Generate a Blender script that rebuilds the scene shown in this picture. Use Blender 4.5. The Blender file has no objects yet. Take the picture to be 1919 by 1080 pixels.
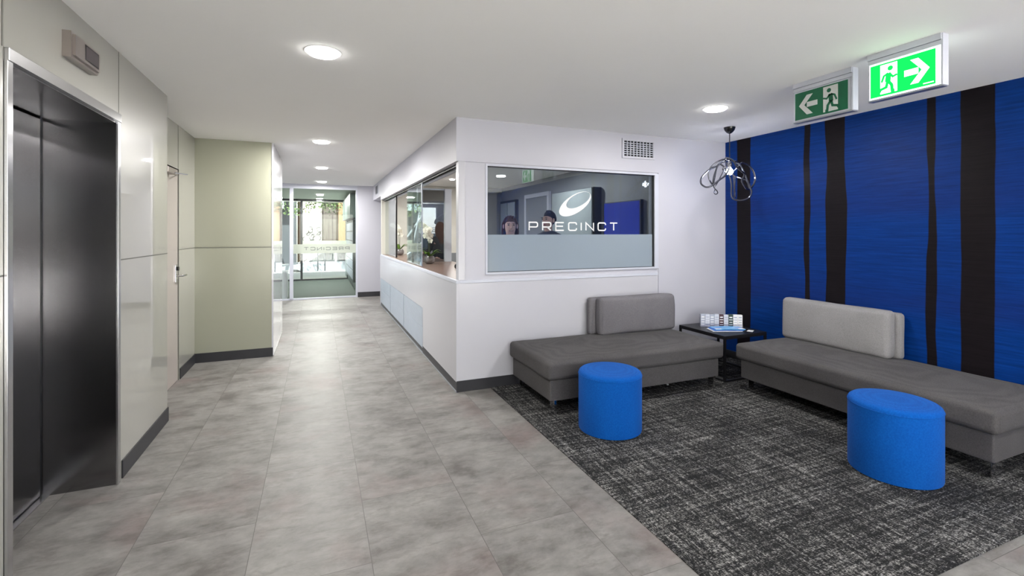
import bpy, bmesh, math, random
from mathutils import Vector, Matrix, noise
random.seed(7)
R = math.radians
C = bpy.context.scene.collection
H = 2.5            # ceiling height
CAMZ = 1.45
F = 883.0
TH = math.atan(364 / F)
ST, CT = math.sin(TH), math.cos(TH)

def ray(u):
    a = (u - 960) / F
    return ST + a * CT, CT - a * ST
def onx(u, v, X):          # point of pixel on a plane x = X
    dx, dy = ray(u); t = X / dx
    return Vector((X, dy * t, CAMZ + (436 - v) / F * t))
def ony(u, v, Y):
    dx, dy = ray(u); t = Y / dy
    return Vector((dx * t, Y, CAMZ + (436 - v) / F * t))
def onz(u, v, Z):
    dx, dy = ray(u); t = (CAMZ - Z) * F / (v - 436)
    return Vector((dx * t, dy * t, Z))

# ------------------------------------------------------------ materials
def new_mat(name):
    m = bpy.data.materials.new(name); m.use_nodes = True
    nt = m.node_tree; nt.nodes.clear()
    out = nt.nodes.new('ShaderNodeOutputMaterial')
    return m, nt, out
def N(nt, kind, **kw):
    n = nt.nodes.new(kind)
    for k, v in kw.items():
        if k in n.inputs.keys(): n.inputs[k].default_value = v
        else: setattr(n, k, v)
    return n
def L(nt, a, b): nt.links.new(a, b)
def ramp(nt, stops, src, interp='LINEAR'):
    r = nt.nodes.new('ShaderNodeValToRGB'); cr = r.color_ramp; cr.interpolation = interp
    while len(cr.elements) < len(stops): cr.elements.new(.5)
    for e, (p, c) in zip(cr.elements, stops):
        e.position = p; e.color = (c[0], c[1], c[2], 1) if not isinstance(c, (int, float)) else (c, c, c, 1)
    L(nt, src, r.inputs['Fac']); return r
def math_(nt, op, a, b=None, c=None):
    n = nt.nodes.new('ShaderNodeMath'); n.operation = op
    for i, x in enumerate((a, b, c)):
        if x is None: continue
        if isinstance(x, (int, float)): n.inputs[i].default_value = x
        else: L(nt, x, n.inputs[i])
    return n.outputs[0]
def srgb(r, g, b):
    f = lambda c: (c / 255 / 12.92) if c / 255 <= .04045 else ((c / 255 + .055) / 1.055) ** 2.4
    return (f(r), f(g), f(b), 1)

def pbr(name, col, rough=.5, metal=0, noise_amt=.04, scale=8, spec=.5, coat=0, coat_rough=.03, bump=0, bscale=200, aniso=0, emis=None, estr=0):
    m, nt, out = new_mat(name)
    p = N(nt, 'ShaderNodeBsdfPrincipled', Roughness=rough, Metallic=metal)
    p.inputs['Specular IOR Level'].default_value = spec
    p.inputs['Coat Weight'].default_value = coat
    p.inputs['Coat Roughness'].default_value = coat_rough
    if aniso: p.inputs['Anisotropic'].default_value = aniso
    tc = N(nt, 'ShaderNodeTexCoord')
    nz = N(nt, 'ShaderNodeTexNoise', Scale=scale, Detail=3)
    L(nt, tc.outputs['Object'], nz.inputs['Vector'])
    c = col
    lo = tuple(x * (1 - noise_amt) for x in c[:3]); hi = tuple(min(1, x * (1 + noise_amt)) for x in c[:3])
    rp = ramp(nt, [(.3, lo), (.7, hi)], nz.outputs['Fac'])
    L(nt, rp.outputs['Color'], p.inputs['Base Color'])
    if bump:
        n2 = N(nt, 'ShaderNodeTexNoise', Scale=bscale, Detail=2)
        L(nt, tc.outputs['Object'], n2.inputs['Vector'])
        b = N(nt, 'ShaderNodeBump', Strength=bump, Distance=.002)
        L(nt, n2.outputs['Fac'], b.inputs['Height']); L(nt, b.outputs['Normal'], p.inputs['Normal'])
    if emis:
        p.inputs['Emission Color'].default_value = emis; p.inputs['Emission Strength'].default_value = estr
    L(nt, p.outputs[0], out.inputs['Surface'])
    return m

def glass(name, tint=(1, 1, 1, 1), r0=.04, rough=0.0, gain=1.0):
    m, nt, out = new_mat(name)
    g = N(nt, 'ShaderNodeNewGeometry')
    vm = N(nt, 'ShaderNodeVectorMath'); vm.operation = 'DOT_PRODUCT'
    L(nt, g.outputs['Incoming'], vm.inputs[0]); L(nt, g.outputs['Normal'], vm.inputs[1])
    c = math_(nt, 'ABSOLUTE', vm.outputs['Value'])
    k = math_(nt, 'POWER', math_(nt, 'SUBTRACT', 1.0, c), 5.0)
    f = math_(nt, 'ADD', r0, math_(nt, 'MULTIPLY', k, (1 - r0) * gain))
    f = math_(nt, 'MINIMUM', f, 1.0)
    t = N(nt, 'ShaderNodeBsdfTransparent', Color=tint)
    gl = N(nt, 'ShaderNodeBsdfGlossy', Roughness=rough)
    mx = N(nt, 'ShaderNodeMixShader')
    L(nt, f, mx.inputs[0]); L(nt, t.outputs[0], mx.inputs[1]); L(nt, gl.outputs[0], mx.inputs[2])
    L(nt, mx.outputs[0], out.inputs['Surface'])
    return m

def fabric(name, c1, c2, scale=160, bump=.25):
    m, nt, out = new_mat(name)
    p = N(nt, 'ShaderNodeBsdfPrincipled', Roughness=.95); p.inputs['Specular IOR Level'].default_value = .15
    p.inputs['Sheen Weight'].default_value = .03; p.inputs['Sheen Roughness'].default_value = .5
    tc = N(nt, 'ShaderNodeTexCoord')
    mp = N(nt, 'ShaderNodeMapping'); L(nt, tc.outputs['Object'], mp.inputs['Vector'])
    n1 = N(nt, 'ShaderNodeTexNoise', Scale=scale, Detail=4, Roughness=.7); L(nt, mp.outputs[0], n1.inputs['Vector'])
    n2 = N(nt, 'ShaderNodeTexNoise', Scale=2.5, Detail=3); L(nt, mp.outputs[0], n2.inputs['Vector'])
    w1 = N(nt, 'ShaderNodeTexWave', Scale=140, Distortion=3); w1.bands_direction = 'Z'; L(nt, mp.outputs[0], w1.inputs['Vector'])
    a = math_(nt, 'ADD', math_(nt, 'MULTIPLY', n1.outputs['Fac'], .65), math_(nt, 'MULTIPLY', n2.outputs['Fac'], .25))
    a = math_(nt, 'ADD', a, math_(nt, 'MULTIPLY', w1.outputs['Fac'], .1))
    rp = ramp(nt, [(.35, c1), (.65, c2)], a)
    L(nt, rp.outputs['Color'], p.inputs['Base Color'])
    b = N(nt, 'ShaderNodeBump', Strength=bump, Distance=.002); L(nt, n1.outputs['Fac'], b.inputs['Height']); L(nt, b.outputs['Normal'], p.inputs['Normal'])
    L(nt, p.outputs[0], out.inputs['Surface'])
    return m

def emit(name, col, s):
    m, nt, out = new_mat(name)
    e = N(nt, 'ShaderNodeEmission', Color=col, Strength=s)
    L(nt, e.outputs[0], out.inputs['Surface']); return m

# floor : large stone look planks 0.505 x 1.03 m
def floor_mat():
    m, nt, out = new_mat('stone_look_tile')
    p = N(nt, 'ShaderNodeBsdfPrincipled', Roughness=.3); p.inputs['Specular IOR Level'].default_value = .17
    g = N(nt, 'ShaderNodeNewGeometry')
    sx = N(nt, 'ShaderNodeSeparateXYZ'); L(nt, g.outputs['Position'], sx.inputs[0])
    ty = math_(nt, 'SUBTRACT', sx.outputs['X'], .22 - .505 * 20)
    tx = math_(nt, 'ADD', sx.outputs['Y'], 1.03 * 20 - 2.146 + .0)
    cb = N(nt, 'ShaderNodeCombineXYZ'); L(nt, tx, cb.inputs[0]); L(nt, ty, cb.inputs[1])
    br = N(nt, 'ShaderNodeTexBrick'); br.offset = .5; br.offset_frequency = 2
    L(nt, cb.outputs[0], br.inputs['Vector'])
    for k, v in {'Scale': 1, 'Mortar Size': .0016, 'Mortar Smooth': .1, 'Brick Width': 1.03, 'Row Height': .505, 'Bias': 0}.items(): br.inputs[k].default_value = v
    br.inputs['Color1'].default_value = (0, 0, 0, 1); br.inputs['Color2'].default_value = (1, 1, 1, 1); br.inputs['Mortar'].default_value = (.5, .5, .5, 1)
    # per tile offset for the clouding
    off = N(nt, 'ShaderNodeVectorMath'); off.operation = 'SCALE'; L(nt, br.outputs['Color'], off.inputs[0]); off.inputs['Scale'].default_value = 37.0
    ps = N(nt, 'ShaderNodeVectorMath'); ps.operation = 'ADD'; L(nt, g.outputs['Position'], ps.inputs[0]); L(nt, off.outputs[0], ps.inputs[1])
    mp = N(nt, 'ShaderNodeMapping'); mp.inputs['Scale'].default_value = (1.0, 1.5, 1); mp.inputs['Rotation'].default_value = (0, 0, R(14)); L(nt, ps.outputs[0], mp.inputs['Vector'])
    n1 = N(nt, 'ShaderNodeTexNoise', Scale=2.6, Detail=8, Roughness=.68, Distortion=.15); L(nt, mp.outputs[0], n1.inputs['Vector'])
    n2 = N(nt, 'ShaderNodeTexNoise', Scale=9, Detail=6, Roughness=.7); L(nt, mp.outputs[0], n2.inputs['Vector'])
    mp2 = N(nt, 'ShaderNodeMapping'); mp2.inputs['Scale'].default_value = (1.6, 5, 1); mp2.inputs['Rotation'].default_value = (0, 0, R(-12)); L(nt, ps.outputs[0], mp2.inputs['Vector'])
    n3 = N(nt, 'ShaderNodeTexNoise', Scale=3.6, Detail=8, Roughness=.75, Distortion=.5); L(nt, mp2.outputs[0], n3.inputs['Vector'])
    base = ramp(nt, [(.34, srgb(98, 95, 92)), (.46, srgb(124, 122, 119)), (.6, srgb(136, 134, 131)), (.7, srgb(144, 142, 138))], n1.outputs['Fac'])
    # dark streaks
    st = ramp(nt, [(.50, 0), (.66, 1)], n3.outputs['Fac'])
    mix = N(nt, 'ShaderNodeMix', data_type='RGBA', blend_type='MIX')
    sf = math_(nt, 'MULTIPLY', st.outputs['Color'], .62)
    L(nt, sf, mix.inputs[0]); L(nt, base.outputs['Color'], mix.inputs[6]); mix.inputs[7].default_value = srgb(100, 95, 92)
    # reddish stains
    n4 = N(nt, 'ShaderNodeTexNoise', Scale=1.3, Detail=4, Roughness=.6); L(nt, ps.outputs[0], n4.inputs['Vector'])
    rs = ramp(nt, [(.56, 0), (.75, 1)], n4.outputs['Fac'])
    mix2 = N(nt, 'ShaderNodeMix', data_type='RGBA', blend_type='MIX')
    L(nt, math_(nt, 'MULTIPLY', rs.outputs['Color'], .55), mix2.inputs[0]); L(nt, mix.outputs[2], mix2.inputs[6]); mix2.inputs[7].default_value = srgb(122, 102, 100)
    # fine grain
    mix3 = N(nt, 'ShaderNodeMix', data_type='RGBA', blend_type='MULTIPLY'); mix3.inputs[0].default_value = .55
    gr = ramp(nt, [(.34, .66), (.58, 1.0)], n2.outputs['Fac'])
    L(nt, mix2.outputs[2], mix3.inputs[6]); L(nt, gr.outputs['Color'], mix3.inputs[7])
    mix4 = N(nt, 'ShaderNodeMix', data_type='RGBA'); L(nt, math_(nt, 'MULTIPLY', br.outputs['Fac'], .75), mix4.inputs[0]); L(nt, mix3.outputs[2], mix4.inputs[6]); mix4.inputs[7].default_value = srgb(78, 74, 72)
    L(nt, mix4.outputs[2], p.inputs['Base Color'])
    rr = ramp(nt, [(.3, .40), (.7, .52)], n1.outputs['Fac']); L(nt, rr.outputs['Color'], p.inputs['Roughness'])
    b = N(nt, 'ShaderNodeBump', Strength=.12, Distance=.002); L(nt, n2.outputs['Fac'], b.inputs['Height'])
    b2 = N(nt, 'ShaderNodeBump', Strength=.3, Distance=.001); b2.invert = True
    L(nt, br.outputs['Fac'], b2.inputs['Height']); L(nt, b.outputs['Normal'], b2.inputs['Normal']); L(nt, b2.outputs['Normal'], p.inputs['Normal'])
    L(nt, p.outputs[0], out.inputs['Surface']); return m

def carpet_mat():
    m, nt, out = new_mat('woven_carpet')
    p = N(nt, 'ShaderNodeBsdfPrincipled', Roughness=1.0); p.inputs['Specular IOR Level'].default_value = .05
    g = N(nt, 'ShaderNodeNewGeometry')
    def nz(sx, sy, sc, det=2, ro=.6):
        mp = N(nt, 'ShaderNodeMapping'); mp.inputs['Scale'].default_value = (sx, sy, 1); L(nt, g.outputs['Position'], mp.inputs['Vector'])
        n = N(nt, 'ShaderNodeTexNoise', Scale=sc, Detail=det, Roughness=ro); L(nt, mp.outputs[0], n.inputs['Vector']); return n.outputs['Fac']
    a = nz(.45, 1.6, 130); b = nz(1.6, .45, 130)
    cx = nz(.12, 2.2, 22, 3); cy = nz(2.2, .12, 22, 3); big = nz(1, 1, 2.2, 3)
    mx = math_(nt, 'MAXIMUM', a, b)
    v = math_(nt, 'ADD', mx, math_(nt, 'MULTIPLY', math_(nt, 'SUBTRACT', cx, .5), .38))
    v = math_(nt, 'ADD', v, math_(nt, 'MULTIPLY', math_(nt, 'SUBTRACT', cy, .5), .38))
    v = math_(nt, 'ADD', v, math_(nt, 'MULTIPLY', math_(nt, 'SUBTRACT', big, .5), .15))
    rp = ramp(nt, [(.5, srgb(36, 36, 37)), (.60, srgb(72, 72, 72)), (.70, srgb(138, 137, 135)), (.8, srgb(176, 174, 171))], v)
    L(nt, rp.outputs['Color'], p.inputs['Base Color'])
    bp = N(nt, 'ShaderNodeBump', Strength=.6, Distance=.004); L(nt, mx, bp.inputs['Height']); L(nt, bp.outputs['Normal'], p.inputs['Normal'])
    L(nt, p.outputs[0], out.inputs['Surface']); return m

def mural_mat():
    """blue grasscloth wallpaper with dark vertical tree-trunk stripes; y / z in world metres"""
    m, nt, out = new_mat('blue_striped_wallpaper')
    p = N(nt, 'ShaderNodeBsdfPrincipled', Roughness=.45); p.inputs['Specular IOR Level'].default_value = .13
    g = N(nt, 'ShaderNodeNewGeometry'); sx = N(nt, 'ShaderNodeSeparateXYZ'); L(nt, g.outputs['Position'], sx.inputs[0])
    Y, Z = sx.outputs['Y'], sx.outputs['Z']
    stripes = [(1381.5, 1407.5, .4), (1506.5, 1519, .7), (1547, 1587.5, 1.0), (1736, 1756, .85), (1800, 1867, .5), (2010, 2060, .6)]
    total = None
    for i, (u0, u1, amp) in enumerate(stripes):
        ya = onx(u0, 436, 4.407).y; yb = onx(u1, 436, 4.407).y
        ma = []
        for j in (0, 1):
            cb = N(nt, 'ShaderNodeCombineXYZ'); L(nt, Z, cb.inputs[2]); cb.inputs[0].default_value = i * 7.3 + j * 1.1
            n = N(nt, 'ShaderNodeTexNoise', Scale=1.3, Detail=2, Roughness=.4); L(nt, cb.outputs[0], n.inputs['Vector'])
            ma.append(math_(nt, 'MULTIPLY', math_(nt, 'SUBTRACT', n.outputs['Fac'], .5), .10 * amp))
        up = math_(nt, 'SUBTRACT', math_(nt, 'ADD', ya, ma[0]), Y)     # >0 inside
        dn = math_(nt, 'SUBTRACT', Y, math_(nt, 'ADD', yb, ma[1]))
        e = math_(nt, 'MULTIPLY', math_(nt, 'MINIMUM', up, dn), 160)
        e = math_(nt, 'MINIMUM', math_(nt, 'MAXIMUM', e, 0), 1)
        total = e if total is None else math_(nt, 'MAXIMUM', total, e)
    mp = N(nt, 'ShaderNodeMapping'); mp.inputs['Scale'].default_value = (1, .9, 26); L(nt, g.outputs['Position'], mp.inputs['Vector'])
    n1 = N(nt, 'ShaderNodeTexNoise', Scale=4, Detail=7, Roughness=.72); L(nt, mp.outputs[0], n1.inputs['Vector'])
    mp2 = N(nt, 'ShaderNodeMapping'); mp2.inputs['Scale'].default_value = (1, .35, 2.0); L(nt, g.outputs['Position'], mp2.inputs['Vector'])
    n2 = N(nt, 'ShaderNodeTexNoise', Scale=1.3, Detail=3); L(nt, mp2.outputs[0], n2.inputs['Vector'])
    blue = ramp(nt, [(.3, srgb(1, 36, 94)), (.5, srgb(2, 48, 118)), (.72, srgb(5, 60, 138))], n1.outputs['Fac'])
    # horizontal bands with a violet tinge
    zb = math_(nt, 'ADD', Z, math_(nt, 'MULTIPLY', math_(nt, 'SUBTRACT', n2.outputs['Fac'], .5), .35))
    band = ramp(nt, [(0.0, 0), (.28, 0), (.34, 1), (.44, .35), (.60, .1), (.68, .9), (.76, .5), (.9, .1)], math_(nt, 'DIVIDE', zb, 2.5))
    mb = N(nt, 'ShaderNodeMix', data_type='RGBA'); L(nt, math_(nt, 'MULTIPLY', band.outputs['Color'], .4), mb.inputs[0]); L(nt, blue.outputs['Color'], mb.inputs[6]); mb.inputs[7].default_value = srgb(24, 30, 88)
    mp3 = N(nt, 'ShaderNodeMapping'); mp3.inputs['Scale'].default_value = (1, 2.5, 60); L(nt, g.outputs['Position'], mp3.inputs['Vector'])
    n3 = N(nt, 'ShaderNodeTexNoise', Scale=7, Detail=3, Roughness=.8); L(nt, mp3.outputs[0], n3.inputs['Vector'])
    fl = ramp(nt, [(.62, 0), (.80, 1)], n3.outputs['Fac'])
    mf = N(nt, 'ShaderNodeMix', data_type='RGBA'); L(nt, math_(nt, 'MULTIPLY', fl.outputs['Color'], .35), mf.inputs[0]); L(nt, mb.outputs[2], mf.inputs[6]); mf.inputs[7].default_value = srgb(44, 72, 150)
    dark = ramp(nt, [(.3, srgb(15, 12, 15)), (.7, srgb(27, 22, 26))], n1.outputs['Fac'])
    ms = N(nt, 'ShaderNodeMix', data_type='RGBA'); L(nt, total, ms.inputs[0]); L(nt, mf.outputs[2], ms.inputs[6]); L(nt, dark.outputs['Color'], ms.inputs[7])
    L(nt, ms.outputs[2], p.inputs['Base Color'])
    b = N(nt, 'ShaderNodeBump', Strength=.25, Distance=.002); L(nt, n1.outputs['Fac'], b.inputs['Height']); L(nt, b.outputs['Normal'], p.inputs['Normal'])
    L(nt, p.outputs[0], out.inputs['Surface']); return m

def brushed(name, col, rough=.28, vertical=True, metal=1.0):
    m, nt, out = new_mat(name)
    p = N(nt, 'ShaderNodeBsdfPrincipled', Roughness=rough, Metallic=metal); p.inputs['Anisotropic'].default_value = .8; p.inputs['Anisotropic Rotation'].default_value = 0
    tg = N(nt, 'ShaderNodeTangent'); tg.direction_type = 'RADIAL'; tg.axis = 'Z'; L(nt, tg.outputs[0], p.inputs['Tangent'])
    tc = N(nt, 'ShaderNodeTexCoord'); mp = N(nt, 'ShaderNodeMapping')
    mp.inputs['Scale'].default_value = (300, 300, 1.2) if vertical else (1.2, 1.2, 300)
    L(nt, tc.outputs['Object'], mp.inputs['Vector'])
    n = N(nt, 'ShaderNodeTexNoise', Scale=1, Detail=3, Roughness=.6); L(nt, mp.outputs[0], n.inputs['Vector'])
    rp = ramp(nt, [(.3, tuple(x * .97 for x in col[:3])), (.7, tuple(min(1, x * 1.03) for x in col[:3]))], n.outputs['Fac']); L(nt, rp.outputs['Color'], p.inputs['Base Color'])
    rr = ramp(nt, [(.3, rough * .96), (.7, rough * 1.04)], n.outputs['Fac']); L(nt, rr.outputs['Color'], p.inputs['Roughness'])
    b = N(nt, 'ShaderNodeBump', Strength=.01, Distance=.0005); L(nt, n.outputs['Fac'], b.inputs['Height']); L(nt, b.outputs['Normal'], p.inputs['Normal'])
    L(nt, p.outputs[0], out.inputs['Surface']); return m

M = dict(
    floor=floor_mat(), carpet=carpet_mat(), mural=mural_mat(),
    white=pbr('white_wall_paint', srgb(190, 190, 199), .45, noise_amt=.01, scale=2),
    ceiling=pbr('ceiling_paint', srgb(244, 243, 241), .85, noise_amt=.01, scale=1, spec=.2),
    gloss=pbr('gloss_cream_panel', srgb(166, 165, 156), .35, noise_amt=.01, scale=1, coat=1.0, coat_rough=.02),
    olive=pbr('satin_olive_cream_panel', srgb(158, 159, 142), .3, noise_amt=.012, scale=1, coat=.35, coat_rough=.12),
    glosswhite=pbr('gloss_white_panel', srgb(200, 200, 208), .3, noise_amt=.01, scale=1, coat=1.0, coat_rough=.01),
    doorpaint=pbr('satin_blush_door_paint', srgb(172, 164, 158), .35, noise_amt=.01, scale=2, coat=.3),
    counterw=pbr('white_laminate', srgb(190, 190, 197), .32, noise_amt=.01, scale=2, coat=.25, coat_rough=.1),
    seam=pbr('dark_seam', srgb(92, 92, 86), .6),
    base=pbr('charcoal_skirting_vinyl', srgb(44, 44, 48), .45, noise_amt=.08),
    steel=brushed('brushed_steel_door', (.23, .228, .235, 1), .2),
    steeld=brushed('brushed_steel_dark', (.23, .227, .235, 1), .18),
    trim=brushed('brushed_steel_trim', (.55, .55, .56, 1), .25),
    chrome=pbr('chrome', (.7, .7, .72, 1), .08, metal=1),
    alu=pbr('satin_aluminium', srgb(170, 174, 182), .35, metal=.8, noise_amt=.03),
    aluw=pbr('pale_powder_coat', srgb(196, 199, 210), .4, noise_amt=.02),
    grille=pbr('pale_blue_grey_metal', srgb(178, 188, 200), .38, metal=.35, noise_amt=.03),
    black=pbr('black_powder_coat', srgb(24, 24, 27), .4, noise_amt=.1),
    blackgl=pbr('black_gloss', srgb(16, 16, 18), .12, noise_amt=.1),
    wood=pbr('brown_laminate_top', srgb(122, 100, 90), .28, noise_amt=.08, scale=14),
    officed=pbr('slate_grey_paint', srgb(124, 126, 128), .5, noise_amt=.02),
    officec=pbr('cream_office_paint', srgb(205, 200, 190), .5, noise_amt=.02),
    cab=pbr('grey_green_laminate', srgb(138, 145, 144), .4, noise_amt=.03),
    cabd=pbr('near_black_laminate', srgb(24, 26, 32), .4),
    screen=pbr('blue_tv_screen', srgb(20, 30, 90), .15, emis=srgb(40, 60, 190), estr=.3),
    glass=glass('clear_window_glass', (.98, .98, .975, 1), .04),
    sideglass=glass('sliding_window_glass', (.90, .95, .94, 1), .05),
    tint=glass('tinted_reception_glass', (.78, .83, .87, 1), .07),
    mirrorpane=glass('half_mirror_glass', (.25, .27, .30, 1), .4),
    doorglass=glass('green_edge_door_glass', (.955, .985, .965, 1), .03),
    vinyl=pbr('white_vinyl_lettering', srgb(238, 238, 238), .5, noise_amt=.01),
    greyvinyl=pbr('grey_cutout_lettering', srgb(120, 126, 122), .6, noise_amt=.05),
    sofa=fabric('dark_grey_upholstery', srgb(68, 66, 67), srgb(94, 92, 93)),
    sofap=fabric('light_grey_upholstery', srgb(122, 120, 121), srgb(152, 150, 152)),
    sofapd=fabric('mid_grey_upholstery', srgb(96, 94, 98), srgb(126, 124, 128)),
    ott=fabric('bright_blue_felt', srgb(3, 70, 150), srgb(8, 92, 178), 110),
    green=pbr('exit_green_unlit', srgb(6, 98, 66), .4, noise_amt=.03),
    signw=pbr('sign_white_unlit', srgb(205, 208, 206), .4),
    greenlit=emit('exit_green_lit', srgb(18, 205, 80), 1.15),
    whitelit=emit('sign_white_lit', srgb(240, 255, 246), 1.8),
    acr=glass('clear_acrylic', (.92, .92, .95, 1), .06),
    lamp=emit('downlight_diffuser_glow', (1, .985, .95, 1), 14),
    bulb=emit('bulb_glow', (.88, .92, 1, 1), 22),
    mat=pbr('dark_green_entrance_mat', srgb(54, 64, 59), .9, noise_amt=.15, scale=60),
    vest=pbr('grey_green_vestibule_panel', srgb(84, 96, 92), .3, noise_amt=.03),
    vestd=pbr('dark_vestibule_panel', srgb(52, 58, 56), .35),
    vestc=pbr('pale_vestibule_ceiling', srgb(226, 230, 216), .7),
    bounce=pbr('added_bounce_paving', srgb(228, 226, 220), .85, noise_amt=.03, scale=3),  # pale ground added behind the camera to reflect sun indoors
    gun=pbr('dark_chrome_tube', srgb(104, 106, 116), .18, metal=.9, noise_amt=.1),
    pave=pbr('pale_pavement', srgb(150, 148, 144), .8, noise_amt=.05, scale=3),
    asphalt=pbr('asphalt', srgb(90, 90, 94), .85, noise_amt=.1, scale=10),
    carw=pbr('white_car_paint', srgb(128, 131, 136), .3, noise_amt=.01, coat=1),
    carb=pbr('silver_blue_car_paint', srgb(110, 128, 150), .2, metal=.4, coat=1),
    carr=pbr('red_car_paint', srgb(150, 40, 44), .25, coat=1),
    carg=pbr('dark_car_glass', srgb(10, 14, 16), .3, spec=.2),
    tyre=pbr('tyre_rubber', srgb(28, 28, 28), .8),
    tan=pbr('tan_render', srgb(84, 63, 38), .8, noise_amt=.06, scale=2),
    brown=pbr('brown_render', srgb(34, 25, 20), .8, noise_amt=.08),
    cream=pbr('cream_render', srgb(100, 94, 88), .8, noise_amt=.04),
    bluew=pbr('pale_blue_awning', srgb(88, 98, 106), .6, noise_amt=.02),
    darkg=pbr('dark_shopfront', srgb(34, 36, 40), .4),
    leaf=pbr('green_leaf', srgb(50, 66, 24), .6, noise_amt=.35, scale=3),
    bark=pbr('bark', srgb(70, 58, 48), .9),
    petal=pbr('cream_petal', srgb(246, 240, 226), .6, noise_amt=.03, scale=30),
    orleaf=pbr('glossy_orchid_leaf', srgb(110, 140, 58), .3, noise_amt=.2, scale=12),
    stem=pbr('green_stem', srgb(74, 84, 48), .6),
    bowl=pbr('smoky_glass_bowl', srgb(120, 112, 110), .12, noise_amt=.15, scale=25, coat=.8),
    skin=pbr('skin', srgb(238, 196, 178), .5, noise_amt=.04, scale=20, spec=.3),
    skin2=pbr('olive_skin', srgb(214, 168, 146), .5, noise_amt=.04, scale=20, spec=.3),
    hairb=pbr('brown_hair', srgb(84, 54, 38), .8, spec=.15, noise_amt=.35, scale=60),
    hairk=pbr('black_hair', srgb(22, 20, 22), .85, spec=.1, noise_amt=.3, scale=60),
    cloth=pbr('black_suit_cloth', srgb(24, 26, 32), .8, noise_amt=.15, scale=40),
    eye=pbr('eye', srgb(40, 32, 30), .3), lip=pbr('lip', srgb(170, 84, 84), .4), teeth=pbr('teeth', srgb(240, 236, 228), .3),
    paper=pbr('white_paper', srgb(236, 236, 236), .5, noise_amt=.02),
    p_grey=pbr('grey_brochure', srgb(170, 176, 192), .35), p_maroon=pbr('maroon_brochure', srgb(72, 42, 52), .35),
    p_green=pbr('dark_green_brochure', srgb(40, 66, 62), .35), p_pale=pbr('pale_brochure', srgb(200, 204, 214), .35),
    p_blue=pbr('blue_brochure_cover', srgb(92, 168, 226), .3, noise_amt=.12, scale=18), p_deep=pbr('deep_blue_brochure_cover', srgb(70, 120, 214), .3),
    display=pbr('dark_indicator_display', srgb(66, 58, 62), .25),
    indic=pbr('warm_satin_steel', srgb(158, 150, 146), .32, metal=.75),
    ventdark=pbr('vent_dark', srgb(24, 24, 32), .8),
)
# frosted film
def frost(name, col, tr):
    m, nt, out = new_mat(name)
    d = N(nt, 'ShaderNodeBsdfDiffuse', Color=col); t = N(nt, 'ShaderNodeBsdfTranslucent', Color=col); tp = N(nt, 'ShaderNodeBsdfTransparent', Color=(.9, .95, 1, 1))
    gl = N(nt, 'ShaderNodeBsdfGlossy', Roughness=.12)
    a = N(nt, 'ShaderNodeMixShader'); a.inputs[0].default_value = .4; L(nt, d.outputs[0], a.inputs[1]); L(nt, t.outputs[0], a.inputs[2])
    b = N(nt, 'ShaderNodeMixShader'); b.inputs[0].default_value = tr; L(nt, a.outputs[0], b.inputs[1]); L(nt, tp.outputs[0], b.inputs[2])
    c = N(nt, 'ShaderNodeMixShader'); c.inputs[0].default_value = .05; L(nt, b.outputs[0], c.inputs[1]); L(nt, gl.outputs[0], c.inputs[2])
    L(nt, c.outputs[0], out.inputs['Surface']); return m
M['frost'] = frost('frosted_film', srgb(178, 190, 200), .12)
M['frostband'] = frost('frosted_band_film', srgb(196, 202, 190), .12)

# ------------------------------------------------------------ mesh helpers
def box(bm, x0, x1, y0, y1, z0, z1, mat=0):
    vs = [bm.verts.new(p) for p in ((x0, y0, z0), (x1, y0, z0), (x1, y1, z0), (x0, y1, z0), (x0, y0, z1), (x1, y0, z1), (x1, y1, z1), (x0, y1, z1))]
    for f in ((3, 2, 1, 0), (4, 5, 6, 7), (0, 1, 5, 4), (1, 2, 6, 5), (2, 3, 7, 6), (3, 0, 4, 7)):
        fc = bm.faces.new([vs[i] for i in f]); fc.material_index = mat
    return vs
def bxm(*boxes, bevel=0, seg=2):
    bm = bmesh.new()
    for b in boxes: box(bm, *b)
    if bevel: bmesh.ops.bevel(bm, geom=bm.edges[:], offset=bevel, segments=seg, affect='EDGES', profile=.5, clamp_overlap=True)
    return bm
def obox(bm, c, ax, ay, az):
    """box from centre and three half-axis vectors"""
    c, ax, ay, az = map(Vector, (c, ax, ay, az))
    vs = [bm.verts.new(c + ax * i + ay * j + az * k) for k in (-1, 1) for j in (-1, 1) for i in (-1, 1)]
    for f in ((0, 2, 3, 1), (4, 5, 7, 6), (0, 1, 5, 4), (1, 3, 7, 5), (3, 2, 6, 7), (2, 0, 4, 6)): bm.faces.new([vs[i] for i in f])
def tube(bm, pts, r, n=8, closed=False, caps=True):
    pts = [Vector(p) for p in pts]; m = len(pts); rr = r if isinstance(r, (list, tuple)) else [r] * m
    rings = []; prev = None
    for i, p in enumerate(pts):
        a = pts[(i - 1) % m] if (closed or i > 0) else p; b = pts[(i + 1) % m] if (closed or i < m - 1) else p
        t = (b - a)
        t = t.normalized() if t.length > 1e-9 else Vector((0, 0, 1))
        if prev is None:
            up = Vector((0, 0, 1)) if abs(t.z) < .9 else Vector((1, 0, 0)); s = t.cross(up).normalized()
        else:
            s = prev - t * prev.dot(t); s = s.normalized() if s.length > 1e-6 else t.orthogonal().normalized()
        prev = s; q = t.cross(s)
        rings.append([bm.verts.new(p + (s * math.cos(2 * math.pi * k / n) + q * math.sin(2 * math.pi * k / n)) * rr[i]) for k in range(n)])
    for i in range(m if closed else m - 1):
        A, B = rings[i], rings[(i + 1) % m]
        off = 0
        if closed and i == m - 1:
            off = min(range(n), key=lambda o: sum((A[k].co - B[(k + o) % n].co).length for k in range(n)))
        for k in range(n): bm.faces.new((A[k], A[(k + 1) % n], B[(k + 1 + off) % n], B[(k + off) % n]))
    if caps and not closed: bm.faces.new(rings[0][::-1]); bm.faces.new(rings[-1])
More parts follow.
